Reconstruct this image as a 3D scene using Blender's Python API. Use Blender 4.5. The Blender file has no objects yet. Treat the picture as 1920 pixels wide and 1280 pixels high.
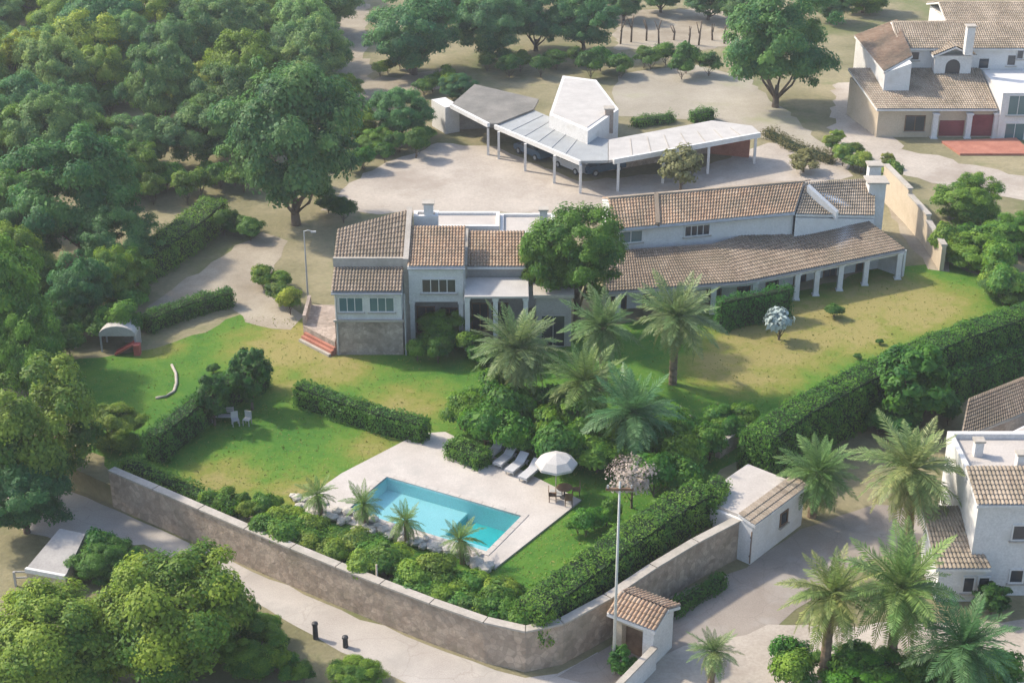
import bpy, math, random
import numpy as np
from mathutils import Vector
R = math.radians
sc = bpy.context.scene
col = sc.collection
random.seed(7)

# ---------------------------------------------------------------- camera, sky, sun, exposure
F_PX, PITCH, CAM_H = 3011.0, R(26), 54.0
cam_d = bpy.data.cameras.new('camera'); cam = bpy.data.objects.new('camera', cam_d); col.objects.link(cam)
cam.location = (0, 0, CAM_H); cam.rotation_euler = (R(90) - PITCH, 0, 0)
cam_d.sensor_fit = 'HORIZONTAL'; cam_d.sensor_width = 36; cam_d.lens = 36 * F_PX / 1920
cam_d.clip_end = 3000; sc.camera = cam
SUN_EL, SUN_AZ = 42, -65          # azimuth from +Y, clockwise: behind the scene, to the left
w = bpy.data.worlds.new('World'); sc.world = w; w.use_nodes = True
nt = w.node_tree; bg = nt.nodes['Background']
sky = nt.nodes.new('ShaderNodeTexSky'); sky.sky_type = 'NISHITA'; sky.sun_disc = False
sky.sun_elevation = R(SUN_EL); sky.sun_rotation = R(SUN_AZ); sky.dust_density = 2.0
nt.links.new(sky.outputs[0], bg.inputs[0]); bg.inputs[1].default_value = 0.15
sl = bpy.data.lights.new('sun', 'SUN'); sl.energy = 2.7; sl.angle = R(2.5); sl.color = (1.0, 0.89, 0.73)
so = bpy.data.objects.new('sun', sl); col.objects.link(so)
sd = Vector((math.sin(R(SUN_AZ)) * math.cos(R(SUN_EL)), math.cos(R(SUN_AZ)) * math.cos(R(SUN_EL)), math.sin(R(SUN_EL))))
so.rotation_euler = sd.to_track_quat('Z', 'Y').to_euler(); so.location = (-60, 160, 90)
sc.view_settings.view_transform = 'Standard'; sc.view_settings.look = 'None'
sc.view_settings.exposure = 1.03; sc.view_settings.gamma = 1.0
sc.cycles.max_bounces = 6; sc.cycles.transparent_max_bounces = 6; sc.cycles.diffuse_bounces = 3

# ---------------------------------------------------------------- pixel -> place helpers
cp, sp = math.cos(PITCH), math.sin(PITCH)
UP = 1.5                                          # level of the gardens above the road
def G(px, py, z=UP):
    u = (px - 960) / F_PX; v = -(py - 640) / F_PX
    t = (z - CAM_H) / (-sp + v * cp)
    return (u * t, (cp + v * sp) * t)
def G3(px, py, z=UP):
    x, y = G(px, py, z); return (x, y, z)
def ZA(y, py):
    v = -(py - 640) / F_PX
    return CAM_H + y * (-sp + v * cp) / (cp + v * sp)
def SCALE(x, y, z):
    return F_PX / (y * cp - (z - CAM_H) * sp)

# ---------------------------------------------------------------- materials
MATS = {}
def nodes_mat(name):
    m = bpy.data.materials.new(name); m.use_nodes = True
    n = m.node_tree; b = n.nodes['Principled BSDF']; MATS[name] = m
    return m, n, b
def link(n, a, b): n.links.new(a, b)
def noise(n, scale, detail=6, rough=.6, coord='Object'):
    tc = n.nodes.new('ShaderNodeTexCoord'); t = n.nodes.new('ShaderNodeTexNoise')
    t.inputs['Scale'].default_value = scale; t.inputs['Detail'].default_value = detail; t.inputs['Roughness'].default_value = rough
    link(n, tc.outputs[coord], t.inputs['Vector']); return t.outputs['Fac']
def ramp(n, fac, stops):
    r = n.nodes.new('ShaderNodeValToRGB'); e = r.color_ramp.elements
    while len(e) < len(stops): e.new(.5)
    for i, (p, c) in enumerate(stops): e[i].position = p; e[i].color = (*c, 1)
    link(n, fac, r.inputs[0]); return r.outputs[0]
def mixc(n, fac, a, b, mode='MIX'):
    m = n.nodes.new('ShaderNodeMix'); m.data_type = 'RGBA'; m.blend_type = mode
    for s, v in ((0, fac), (6, a), (7, b)):
        if isinstance(v, bpy.types.NodeSocket): link(n, v, m.inputs[s])
        else: m.inputs[s].default_value = v if s == 0 else (*v, 1)
    return m.outputs[2]
def bump(n, b, fac, strength=.4, dist=.05):
    k = n.nodes.new('ShaderNodeBump'); k.inputs['Strength'].default_value = strength; k.inputs['Distance'].default_value = dist
    link(n, fac, k.inputs['Height']); link(n, k.outputs[0], b.inputs['Normal'])
def surf(name, c1, c2, scale=1.5, rough=.85, bmp=.35, dist=.03, fine=14, stain=None):
    m, n, b = nodes_mat(name)
    c = ramp(n, noise(n, scale), [(.33, c1), (.67, c2)])
    f = noise(n, fine, 8, .7)
    c = mixc(n, .55, c, ramp(n, f, [(.3, (.62, .62, .62)), (.7, (1.15, 1.15, 1.15))]), 'MULTIPLY')
    if stain:
        c = mixc(n, ramp(n, noise(n, stain[1], 5, .65), [(.52, (0, 0, 0)), (.68, (.8, .8, .8))]), c, stain[0])
    link(n, c, b.inputs['Base Color']); b.inputs['Roughness'].default_value = rough
    b.inputs['Specular IOR Level'].default_value = .25
    if bmp: bump(n, b, f, bmp, dist)
    return m
surf('soil', (.15, .145, .07), (.31, .27, .165), .10, .95, .8, .12, 2.5, ((.12, .15, .05), .16))
surf('earth_bank', (.14, .10, .07), (.25, .19, .13), .8, .95, .9, .1, 4)
surf('gravel', (.365, .32, .27), (.475, .425, .365), .18, .95, .7, .04, 5, ((.28, .235, .19), .13))
surf('sand_court', (.29, .26, .205), (.39, .355, .29), .15, .95, .5, .03, 7, ((.27, .27, .16), .14))
surf('road_concrete', (.37, .335, .30), (.475, .44, .395), .22, .9, .35, .015, 12, ((.32, .30, .27), .3))
surf('lane_asphalt', (.235, .20, .17), (.325, .285, .245), .2, .9, .4, .02, 11, ((.34, .315, .285), .22))
surf('dirt_path', (.26, .22, .165), (.38, .335, .26), .3, .95, .5, .03, 7)
surf('verge', (.10, .13, .035), (.27, .24, .12), .9, .95, .9, .1, 5)
surf('deck_stone', (.44, .40, .36), (.52, .48, .435), .5, .75, .2, .01, 10, ((.37, .35, .32), .4))
surf('plaster_white', (.62, .61, .59), (.71, .70, .68), .5, .9, .2, .01, 8, ((.50, .48, .44), .5))
surf('plaster_cream', (.46, .38, .275), (.55, .465, .35), .5, .9, .25, .01, 8, ((.42, .34, .25), .5))
surf('plaster_grey', (.30, .285, .27), (.40, .38, .355), .6, .9, .3, .015, 7)
surf('masonry', (.33, .275, .235), (.45, .385, .335), .7, .95, .9, .05, 4.5, ((.24, .20, .165), .5))
surf('wall_stone', (.36, .285, .22), (.50, .415, .335), .9, .95, 1.0, .10, 2.6, ((.25, .21, .15), .45))
surf('coping', (.37, .335, .285), (.46, .42, .365), .8, .9, .5, .02, 6, ((.30, .28, .23), .6))
surf('roof_felt', (.29, .305, .31), (.37, .385, .385), .35, .85, .3, .02, 7, ((.28, .29, .28), .4))
surf('roof_weathered', (.15, .145, .13), (.25, .235, .21), .4, .9, .5, .03, 6)
surf('wood', (.12, .07, .04), (.22, .14, .085), 2, .8, .3, .01, 20)
surf('pale_wood', (.40, .33, .25), (.52, .45, .36), 2, .8, .3, .01, 20)
surf('red_paint', (.34, .07, .06), (.44, .11, .09), 1, .6, .1)
surf('red_clay', (.33, .13, .09), (.45, .20, .14), .7, .9, .4, .02, 8)
surf('dark_metal', (.035, .037, .04), (.06, .06, .065), 3, .5, .1)
surf('grey_metal', (.33, .34, .34), (.43, .44, .44), 2, .5, .1)
surf('pole_concrete', (.46, .47, .44), (.56, .57, .53), 1, .85, .2)
surf('canvas_white', (.42, .40, .375), (.50, .48, .45), .8, .9, .15)
surf('canvas_maroon', (.19, .05, .055), (.25, .075, .075), 1, .9, .15)
surf('cushion', (.46, .46, .47), (.55, .55, .56), 1, .9, .2)
surf('rock', (.45, .415, .355), (.58, .545, .475), 1.3, .95, .9, .06, 5)
surf('bark', (.10, .075, .055), (.20, .155, .115), 1.5, .95, .9, .05, 7)
surf('palm_bark', (.16, .115, .075), (.30, .225, .15), 2, .95, .9, .05, 9)
surf('mosaic_light', (.42, .75, .77), (.48, .79, .81), .6, .5, .05)
surf('mosaic_deep', (.02, .50, .50), (.04, .57, .56), .6, .5, .05)
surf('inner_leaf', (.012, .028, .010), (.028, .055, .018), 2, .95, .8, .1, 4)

def cracks(name, scale, colr):
    m = MATS[name]; n = m.node_tree; b = n.nodes['Principled BSDF']; old = b.inputs['Base Color'].links[0].from_socket
    tc = n.nodes.new('ShaderNodeTexCoord'); nz = n.nodes.new('ShaderNodeTexNoise'); nz.inputs['Scale'].default_value = .8; nz.inputs['Detail'].default_value = 6
    add = n.nodes.new('ShaderNodeVectorMath'); add.operation = 'ADD'; link(n, tc.outputs['Object'], nz.inputs['Vector']); link(n, tc.outputs['Object'], add.inputs[0]); link(n, nz.outputs['Color'], add.inputs[1])
    v = n.nodes.new('ShaderNodeTexVoronoi'); v.feature = 'DISTANCE_TO_EDGE'; v.inputs['Scale'].default_value = scale; link(n, add.outputs[0], v.inputs['Vector'])
    k = ramp(n, v.outputs['Distance'], [(.0, (.38, .38, .38)), (.010, (0, 0, 0))]); link(n, mixc(n, k, old, colr), b.inputs['Base Color'])
cracks('road_concrete', .3, (.24, .21, .18)); cracks('lane_asphalt', .36, (.13, .115, .10))
def stones(name, scale, colr):
    m = MATS[name]; n = m.node_tree; b = n.nodes['Principled BSDF']; old = b.inputs['Base Color'].links[0].from_socket
    tc = n.nodes.new('ShaderNodeTexCoord'); v = n.nodes.new('ShaderNodeTexVoronoi'); v.inputs['Scale'].default_value = scale; link(n, tc.outputs['Object'], v.inputs['Vector'])
    hs = n.nodes.new('ShaderNodeSeparateColor'); link(n, v.outputs['Color'], hs.inputs[0])
    c = mixc(n, .7, old, ramp(n, hs.outputs[0], [(0, (.68, .66, .63)), (1, (1.25, 1.2, 1.15))]), 'MULTIPLY')
    e = n.nodes.new('ShaderNodeTexVoronoi'); e.feature = 'DISTANCE_TO_EDGE'; e.inputs['Scale'].default_value = scale; link(n, tc.outputs['Object'], e.inputs['Vector'])
    link(n, mixc(n, ramp(n, e.outputs['Distance'], [(.0, (.6, .6, .6)), (.08, (0, 0, 0))]), c, colr), b.inputs['Base Color'])
stones('wall_stone', 2.6, (.27, .23, .18)); stones('masonry', 3.0, (.26, .225, .19))
def glass_mat(name, c):
    m, n, b = nodes_mat(name); b.inputs['Base Color'].default_value = (*c, 1); b.inputs['Roughness'].default_value = .08
    b.inputs['Specular IOR Level'].default_value = .6
glass_mat('glass_dark', (.025, .035, .045)); glass_mat('glass_teal', (.09, .16, .17))
m, n, b = nodes_mat('water')            # tinted see-through surface with mirror-like gloss at grazing angles
tr = n.nodes.new('ShaderNodeBsdfTransparent'); tr.inputs[0].default_value = (.84, .975, .985, 1)
gl = n.nodes.new('ShaderNodeBsdfGlossy'); gl.inputs['Roughness'].default_value = .03
fr = n.nodes.new('ShaderNodeFresnel'); fr.inputs[0].default_value = 1.33
mx = n.nodes.new('ShaderNodeMixShader'); nb = n.nodes.new('ShaderNodeBump'); nb.inputs['Strength'].default_value = .09; nb.inputs['Distance'].default_value = .03
link(n, noise(n, 2.2, 3), nb.inputs['Height']); link(n, nb.outputs[0], gl.inputs['Normal']); link(n, nb.outputs[0], fr.inputs['Normal'])
link(n, fr.outputs[0], mx.inputs[0]); link(n, tr.outputs[0], mx.inputs[1]); link(n, gl.outputs[0], mx.inputs[2])
link(n, mx.outputs[0], n.nodes['Material Output'].inputs[0])

def leaf_mat(name, dark, light, rough=.55, trans=.46):
    m, n, b = nodes_mat(name)
    at = n.nodes.new('ShaderNodeAttribute'); at.attribute_name = 'tint'
    oi = n.nodes.new('ShaderNodeObjectInfo')
    c = ramp(n, at.outputs['Fac'], [(0.0, dark), (1.0, light)])
    c = mixc(n, 1.0, c, oi.outputs['Color'], 'MULTIPLY')
    link(n, c, b.inputs['Base Color']); b.inputs['Roughness'].default_value = rough; b.inputs['Specular IOR Level'].default_value = .3
    t = n.nodes.new('ShaderNodeBsdfTranslucent'); link(n, c, t.inputs[0])
    x = n.nodes.new('ShaderNodeMixShader'); x.inputs[0].default_value = trans
    link(n, b.outputs[0], x.inputs[1]); link(n, t.outputs[0], x.inputs[2]); link(n, x.outputs[0], n.nodes['Material Output'].inputs[0])
leaf_mat('leaf_broad', (.070, .170, .030), (.285, .385, .050))
leaf_mat('leaf_pine', (.040, .145, .066), (.17, .30, .090))
leaf_mat('leaf_olive', (.17, .185, .07), (.33, .33, .15))
leaf_mat('leaf_hedge', (.052, .160, .032), (.205, .335, .046))
leaf_mat('leaf_palm', (.095, .165, .055), (.27, .345, .135), .45, .35)
leaf_mat('leaf_blue', (.26, .34, .33), (.46, .54, .52), .5, .15)
leaf_mat('leaf_pink', (.34, .28, .235), (.50, .43, .37), .7, .2)
leaf_mat('grass_blade', (.14, .19, .03), (.30, .30, .075), .7, .2)

def tile_mat(name, a, b_, c_):
    m, n, b = nodes_mat(name)
    at = n.nodes.new('ShaderNodeAttribute'); at.attribute_name = 'tint'
    c = ramp(n, at.outputs['Fac'], [(0, a), (.5, b_), (1, c_)])
    c = mixc(n, ramp(n, noise(n, .45, 5, .7), [(.42, (0, 0, 0)), (.68, (.8, .8, .8))]), c, (.175, .15, .11))
    link(n, c, b.inputs['Base Color']); b.inputs['Roughness'].default_value = .9; b.inputs['Specular IOR Level'].default_value = .2
tile_mat('tile_orange', (.25, .165, .115), (.36, .25, .17), (.42, .32, .23))
tile_mat('tile_brown', (.16, .125, .095), (.235, .185, .14), (.30, .245, .19))
tile_mat('tile_tan', (.24, .19, .145), (.34, .28, .215), (.41, .345, .27))

# lawn: mown green with dry straw-coloured patches
m, n, b = nodes_mat('lawn')
tc = n.nodes.new('ShaderNodeTexCoord')
def blob(px, py, r, soft):
    v = n.nodes.new('ShaderNodeVectorMath'); v.operation = 'DISTANCE'
    link(n, tc.outputs['Object'], v.inputs[0]); v.inputs[1].default_value = (*G(px, py), 0)
    mr = n.nodes.new('ShaderNodeMapRange'); mr.interpolation_type = 'SMOOTHSTEP'
    mr.inputs[1].default_value = r; mr.inputs[2].default_value = r + soft; mr.inputs[3].default_value = 1; mr.inputs[4].default_value = 0
    link(n, v.outputs['Value'], mr.inputs[0]); return mr.outputs[0]
dry = None
for (px, py, r, s) in ((1440, 650, 2.5, 5.5), (1560, 610, 3, 5), (1690, 570, 3, 6), (1390, 690, 2, 5), (560, 650, 2.0, 6.5), (760, 760, .6, 5), (620, 690, 1, 4.5), (700, 840, .6, 3.5), (420, 900, .6, 4.5), (560, 920, .5, 4), (540, 720, .5, 3), (300, 655, .5, 3)):
    k = blob(px, py, r, s)
    if dry is None: dry = k
    else:
        a = n.nodes.new('ShaderNodeMath'); a.operation = 'MAXIMUM'; link(n, dry, a.inputs[0]); link(n, k, a.inputs[1]); dry = a.outputs[0]
ns = noise(n, .55, 10, .78)
ad = n.nodes.new('ShaderNodeMath'); ad.operation = 'MULTIPLY_ADD'; link(n, dry, ad.inputs[0]); ad.inputs[1].default_value = .50; link(n, ns, ad.inputs[2])
c = ramp(n, ad.outputs[0], [(.36, (.045, .145, .022)), (.60, (.098, .195, .027)), (.84, (.195, .212, .046)), (1.04, (.275, .24, .088))])
f = noise(n, 6, 8, .75)
c = mixc(n, .6, c, ramp(n, f, [(.28, (.75, .75, .75)), (.72, (1.15, 1.15, 1.15))]), 'MULTIPLY')
link(n, c, b.inputs['Base Color']); b.inputs['Roughness'].default_value = .95; b.inputs['Specular IOR Level'].default_value = .1
bump(n, b, f, .8, .08)

# ---------------------------------------------------------------- mesh helpers
class MB:
    def __init__(s): s.v = []; s.f = []; s.t = []
    def face(s, pts, tint=.5):
        i = len(s.v); s.v += [tuple(p) for p in pts]; s.f.append(tuple(range(i, i + len(pts)))); s.t += [tint] * len(pts)
    def hull(s, bot, top):            # prism between two rings of the same count
        n = len(bot); i = len(s.v); s.v += [tuple(p) for p in bot] + [tuple(p) for p in top]; s.t += [.5] * 2 * n
        s.f.append(tuple(range(i + n - 1, i - 1, -1))); s.f.append(tuple(range(i + n, i + 2 * n)))
        for k in range(n):
            k2 = (k + 1) % n; s.f.append((i + k, i + k2, i + n + k2, i + n + k))
        return s
    def prism(s, foot, z0, tops):
        if not isinstance(tops, (list, tuple)): tops = [tops] * len(foot)
        a = sum(foot[k][0] * foot[(k + 1) % len(foot)][1] - foot[(k + 1) % len(foot)][0] * foot[k][1] for k in range(len(foot)))
        if a < 0: foot = foot[::-1]; tops = tops[::-1]
        return s.hull([(p[0], p[1], z0) for p in foot], [(p[0], p[1], t) for p, t in zip(foot, tops)])
    def box(s, x0, x1, y0, y1, z0, z1): return s.prism([(x0, y0), (x1, y0), (x1, y1), (x0, y1)], z0, z1)
    def seg(s, p, q, z0, z1, t, z0b=None, z1b=None):     # upright slab along p-q
        d = Vector((q[0] - p[0], q[1] - p[1])); d.normalize(); nx, ny = -d.y * t / 2, d.x * t / 2
        zb = z0 if z0b is None else z0b; zt = z1 if z1b is None else z1b
        bot = [(p[0] - nx, p[1] - ny, z0), (q[0] - nx, q[1] - ny, zb), (q[0] + nx, q[1] + ny, zb), (p[0] + nx, p[1] + ny, z0)]
        top = [(p[0] - nx, p[1] - ny, z1), (q[0] - nx, q[1] - ny, zt), (q[0] + nx, q[1] + ny, zt), (p[0] + nx, p[1] + ny, z1)]
        return s.hull(bot, top)
    def slab(s, c, t):                 # sloping slab: corners (counter-clockwise from above) are its upper face
        return s.hull([(p[0], p[1], p[2] - t) for p in c], c)
    def tube(s, pts, rad, n=8, cap=True):
        rings = []
        for k, p in enumerate(pts):
            a = Vector(pts[max(k - 1, 0)]); b_ = Vector(pts[min(k + 1, len(pts) - 1)]); d = (b_ - a).normalized()
            u = d.orthogonal().normalized() if abs(d.z) < .99 else Vector((1, 0, 0)); u = (u - d * u.dot(d)).normalized(); v = d.cross(u)
            i = len(s.v); r = rad[k] if isinstance(rad, (list, tuple)) else rad
            for j in range(n):
                an = 2 * math.pi * j / n; s.v.append(tuple(Vector(p) + u * math.cos(an) * r + v * math.sin(an) * r)); s.t.append(.5)
            rings.append(i)
        for a, b_ in zip(rings, rings[1:]):
            for j in range(n): j2 = (j + 1) % n; s.f.append((a + j, a + j2, b_ + j2, b_ + j))
        if cap:
            s.f.append(tuple(rings[0] + j for j in range(n - 1, -1, -1))); s.f.append(tuple(rings[-1] + j for j in range(n)))
        return s
ORIG = {}
def mesh_from(name, mb, mat, origin=(0, 0, 0), smooth=False):
    me = bpy.data.meshes.new(name)
    o = np.array(origin)
    me.from_pydata([tuple(np.array(p) - o) for p in mb.v], [], mb.f)
    at = me.attributes.new('tint', 'FLOAT', 'POINT'); at.data.foreach_set('value', np.array(mb.t, dtype=np.float32))
    me.materials.append(MATS[mat])
    if smooth: me.polygons.foreach_set('use_smooth', [True] * len(me.polygons))
    me.update(); return me
def tag(o, label, cat=None, group=None, kind=None):
    o['label'] = label
    if cat: o['category'] = cat
    if group: o['group'] = group
    if kind: o['kind'] = kind
    return o
def thing(name, loc, label, cat, group=None):
    o = bpy.data.objects.new(name, None); o.location = loc; o.empty_display_size = .5; col.objects.link(o); ORIG[o] = tuple(loc)
    return tag(o, label, cat, group)
def part(name, mb, mat, parent, smooth=False, label=None):
    og = ORIG[parent]
    o = bpy.data.objects.new(name, mesh_from(name, mb, mat, og, smooth)); col.objects.link(o); o.parent = parent; ORIG[o] = og
    if label: o['label'] = label
    return o
def solo(name, mb, mat, label, cat, group=None, smooth=False):
    v = np.array(mb.v); og = (float(v[:, 0].mean()), float(v[:, 1].mean()), float(v[:, 2].min()))
    o = bpy.data.objects.new(name, mesh_from(name, mb, mat, og, smooth)); o.location = og; col.objects.link(o); ORIG[o] = og
    return tag(o, label, cat, group)
def struct(name, mb, mat, parent=None):
    o = bpy.data.objects.new(name, mesh_from(name, mb, mat)); col.objects.link(o); ORIG[o] = (0, 0, 0)
    if parent: o.parent = parent
    else: o['kind'] = 'structure'
    return o
def copy_tree(o, parent=None, **kw):
    c = o.copy(); col.objects.link(c); c.parent = parent
    for ch in o.children: copy_tree(ch, c)
    return c
def rough_edge(pts, step=1.2, amp=.25, seed=1):
    rnd = random.Random(seed); out = []
    for k, p in enumerate(pts):
        q = pts[(k + 1) % len(pts)]; L = math.dist(p, q); n_ = max(1, int(L / step))
        for i in range(n_):
            t = i / n_; a = amp if i else 0
            out.append((p[0] + (q[0] - p[0]) * t + rnd.uniform(-a, a), p[1] + (q[1] - p[1]) * t + rnd.uniform(-a, a)))
    return out
def sheet(name, pix, z, mat, amp=.25, level=None, hole=None):
    pts = rough_edge([G(a, b_, UP if level is None else level) for a, b_ in pix], 1.2, amp, len(pix))
    mb = MB(); a = sum(pts[k][0] * pts[(k + 1) % len(pts)][1] - pts[(k + 1) % len(pts)][0] * pts[k][1] for k in range(len(pts)))
    if a < 0: pts = pts[::-1]
    if hole: pts = keyhole(pts, hole)
    mb.face([(x, y, z) for x, y in pts]); return struct(name, mb, mat)

# ---------------------------------------------------------------- ground
DZ = UP + .12
I0 = (-7.95, 87.8); pu = (.8795, -.4759); pv = (-.4759, -.8795)
def PL(u, v): return (I0[0] + pu[0] * u + pv[0] * v, I0[1] + pu[1] * u + pv[1] * v)
pool_in = [PL(0, 0), PL(9.7, 0), PL(9.7, 4.4), PL(0, 4.4)]
pool_hole = [PL(-.1, -.1), PL(9.8, -.1), PL(9.8, 4.5), PL(-.1, 4.5)]
def area2(p): return sum(p[k][0] * p[(k + 1) % len(p)][1] - p[(k + 1) % len(p)][0] * p[k][1] for k in range(len(p)))
def keyhole(poly, hole):
    if area2(poly) < 0: poly = poly[::-1]
    if area2(hole) > 0: hole = hole[::-1]
    i, j = min(((i, j) for i in range(len(poly)) for j in range(len(hole))), key=lambda t: math.dist(poly[t[0]], hole[t[1]]))
    return poly[:i + 1] + hole[j:] + hole[:j + 1] + poly[i:]
edge_px = [(-900, 640), (-200, 800), (60, 880), (215, 948), (300, 985), (470, 1062), (640, 1135), (800, 1200), (930, 1248), (985, 1262), (1040, 1254), (1140, 1200), (1227, 1127), (1293, 1091), (1388, 1040), (1378, 905), (1560, 815), (1800, 742), (1930, 700), (2500, 560)]
edge = [G(a, b_, 0) for a, b_ in edge_px]
wallw = edge[3:15]
fine = []
for p, q in zip(wallw, wallw[1:]):
    n_ = max(1, int(math.dist(p, q) / 3)); fine += [(p[0] + (q[0] - p[0]) * i / n_, p[1] + (q[1] - p[1]) * i / n_) for i in range(n_)]
fine.append(wallw[-1])
# soften the corner
for _ in range(1): fine = [fine[0]] + [tuple((fine[i - 1][k] + 2 * fine[i][k] + fine[i + 1][k]) / 4 for k in (0, 1)) for i in range(1, len(fine) - 1)] + [fine[-1]]
edge = edge[:3] + fine + edge[15:]
mb = MB(); mb.face([(-900, -300, 0), (900, -300, 0), (900, 1400, 0), (-900, 1400, 0)])
ground = struct('ground', mb, 'soil')
up = edge + [(900, 130), (900, 1400), (-900, 1400), (-900, edge[0][1])]
mb = MB(); mb.prism(keyhole(up, pool_hole), 0.002, UP); struct('upper_ground', mb, 'soil')

sheet('lawn', [(60, 700), (150, 672), (250, 660), (330, 640), (450, 590), (560, 590), (632, 664), (770, 655), (880, 640), (1060, 640), (1200, 600), (1340, 575), (1500, 545), (1640, 505), (1760, 490), (1850, 520), (1915, 575), (1700, 690), (1430, 850), (1350, 880), (1320, 950), (1200, 1030), (1010, 1150), (960, 1150), (560, 1000), (215, 890), (140, 800)], UP + .006, 'lawn', .35, None, pool_hole)
sheet('gravel_court', [(600, 395), (680, 325), (820, 268), (930, 275), (1085, 340), (1300, 320), (1440, 268), (1560, 270), (1600, 330), (1500, 352), (1150, 378), (1100, 400), (780, 400), (690, 400)], UP + .006, 'gravel', .4)
sheet('rear_court', [(1140, 215), (1165, 140), (1290, 120), (1400, 145), (1500, 230), (1580, 300), (1440, 262), (1300, 225)], UP + .010, 'sand_court', .5)
sheet('driveway', [(275, 575), (350, 520), (490, 435), (540, 452), (500, 540), (570, 592), (545, 618), (460, 604), (425, 560), (320, 592)], UP + .010, 'dirt_path', .35)
sheet('forest_track', [(620, 0), (690, 0), (690, 90), (700, 150), (830, 130), (850, 160), (700, 190), (650, 200), (630, 110)], UP + .006, 'dirt_path', .8)
sheet('neighbour_yard', [(1560, 160), (1620, 150), (1690, 280), (1920, 330), (2100, 330), (2100, 420), (1700, 330), (1560, 270)], UP + .008, 'gravel', .6)
sheet('hill_path', [(1640, 360), (1690, 350), (1790, 470), (1780, 510), (1740, 505)], UP + .012, 'dirt_path', .3)
# road and lane on the lower level
sheet('road', [(-200, 812), (100, 905), (190, 945), (300, 992), (470, 1070), (640, 1143), (800, 1208), (930, 1256), (985, 1270), (1045, 1262), (1120, 1222), (1230, 1300), (1100, 1420), (900, 1420), (800, 1300), (640, 1222), (500, 1140), (370, 1062), (270, 1020), (150, 1025), (-200, 920)], .006, 'road_concrete', .15, 0)
sheet('lane', [(1045, 1268), (1140, 1212), (1229, 1136), (1295, 1100), (1400, 1064), (1500, 992), (1640, 945), (1800, 960), (1760, 1010), (1600, 1060), (1450, 1180), (1350, 1215), (1235, 1310)], .010, 'lane_asphalt', .15, 0)
sheet('paved_yard', [(1240, 1230), (1340, 1200), (1440, 1170), (1700, 1170), (1920, 1160), (2100, 1180), (2100, 1400), (1180, 1400), (1180, 1300)], .014, 'gravel', .3, 0)
# grassy verge strip at the foot of the boundary wall
mb = MB(); vv = fine[:-14]
for a, b_ in zip(vv, vv[1:]):
    d = Vector((b_[0] - a[0], b_[1] - a[1])).normalized(); nx, ny = d.y, -d.x
    mb.face([(a[0] + nx * .15, a[1] + ny * .15, .016), (a[0] + nx * .75, a[1] + ny * .75, .016), (b_[0] + nx * .75, b_[1] + ny * .75, .016), (b_[0] + nx * .15, b_[1] + ny * .15, .016)])
struct('verge', mb, 'verge')

# ---------------------------------------------------------------- pool and deck
oT, oT2, oR, oB, oF, oL = G(785, 815), G(835, 812), G(1090, 940), G(928, 1068), G(552, 952), G(640, 890)
mb = MB()
for q in ([pool_in[1], pool_in[0], oT, oT2, oR], [pool_in[2], pool_in[1], oR, oB], [pool_in[3], pool_in[2], oB, oF], [pool_in[0], pool_in[3], oF, oL, oT]):
    mb.prism(q, UP + .002, DZ)
deck = struct('pool_deck', mb, 'deck_stone')
# coping stones round the pool edge, one object each
def pbox(mb, u0, u1, v0, v1, z0, z1): mb.prism([PL(u0, v0), PL(u1, v0), PL(u1, v1), PL(u0, v1)], z0, z1); return mb
pool = thing('swimming_pool', (*PL(4.85, 2.2), UP - 1.45), 'rectangular swimming pool with pale blue water and a teal deep end', 'swimming pool')
a = MB(); pbox(a, -.12, 5.9, -.12, 4.52, .50, .68); part('shallow_floor', a, 'mosaic_light', pool)
a = MB(); pbox(a, 5.9, 9.82, -.12, 2.75, .05, .15); part('deep_floor', a, 'mosaic_deep', pool, label='teal tiled floor of the deep end')
a = MB(); pbox(a, 5.9, 9.82, 2.75, 4.52, .50, .68); part('bench_ledge', a, 'mosaic_light', pool)
a = MB(); pbox(a, 5.75, 5.9, -.1, 2.75, .15, .5); pbox(a, 5.9, 9.8, 2.75, 2.9, .15, .5); part('deep_wall', a, 'mosaic_deep', pool)
a = MB(); pbox(a, -.12, 0, -.12, 4.52, .06, UP + .1); pbox(a, 9.7, 9.82, -.12, 4.52, .06, UP + .1); pbox(a, 0, 9.7, -.12, 0, .06, UP + .1); pbox(a, 0, 9.7, 4.4, 4.52, .06, UP + .1)
part('pool_wall', a, 'mosaic_light', pool)
a = MB(); a.face([(*PL(0, 4.4), UP - .02), (*PL(9.7, 4.4), UP - .02), (*PL(9.7, 0), UP - .02), (*PL(0, 0), UP - .02)]); part('water', a, 'water', pool)
k = 0
for (u0, u1, v0, v1, nn, ax) in ((-.35, 10.05, -.35, .0, 13, 0), (-.35, 10.05, 4.4, 4.75, 13, 0), (-.35, 0, 0, 4.4, 6, 1), (9.7, 10.05, 0, 4.4, 6, 1)):
    for i in range(nn):
        a = MB(); g = .012
        if ax == 0: s_ = (u1 - u0) / nn; pbox(a, u0 + i * s_ + g, u0 + (i + 1) * s_ - g, v0, v1, DZ - .02, DZ + .035)
        else: s_ = (v1 - v0) / nn; pbox(a, u0, u1, v0 + i * s_ + g, v0 + (i + 1) * s_ - g, DZ - .02, DZ + .035)
        part('coping_stone', a, 'deck_stone', pool)

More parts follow.
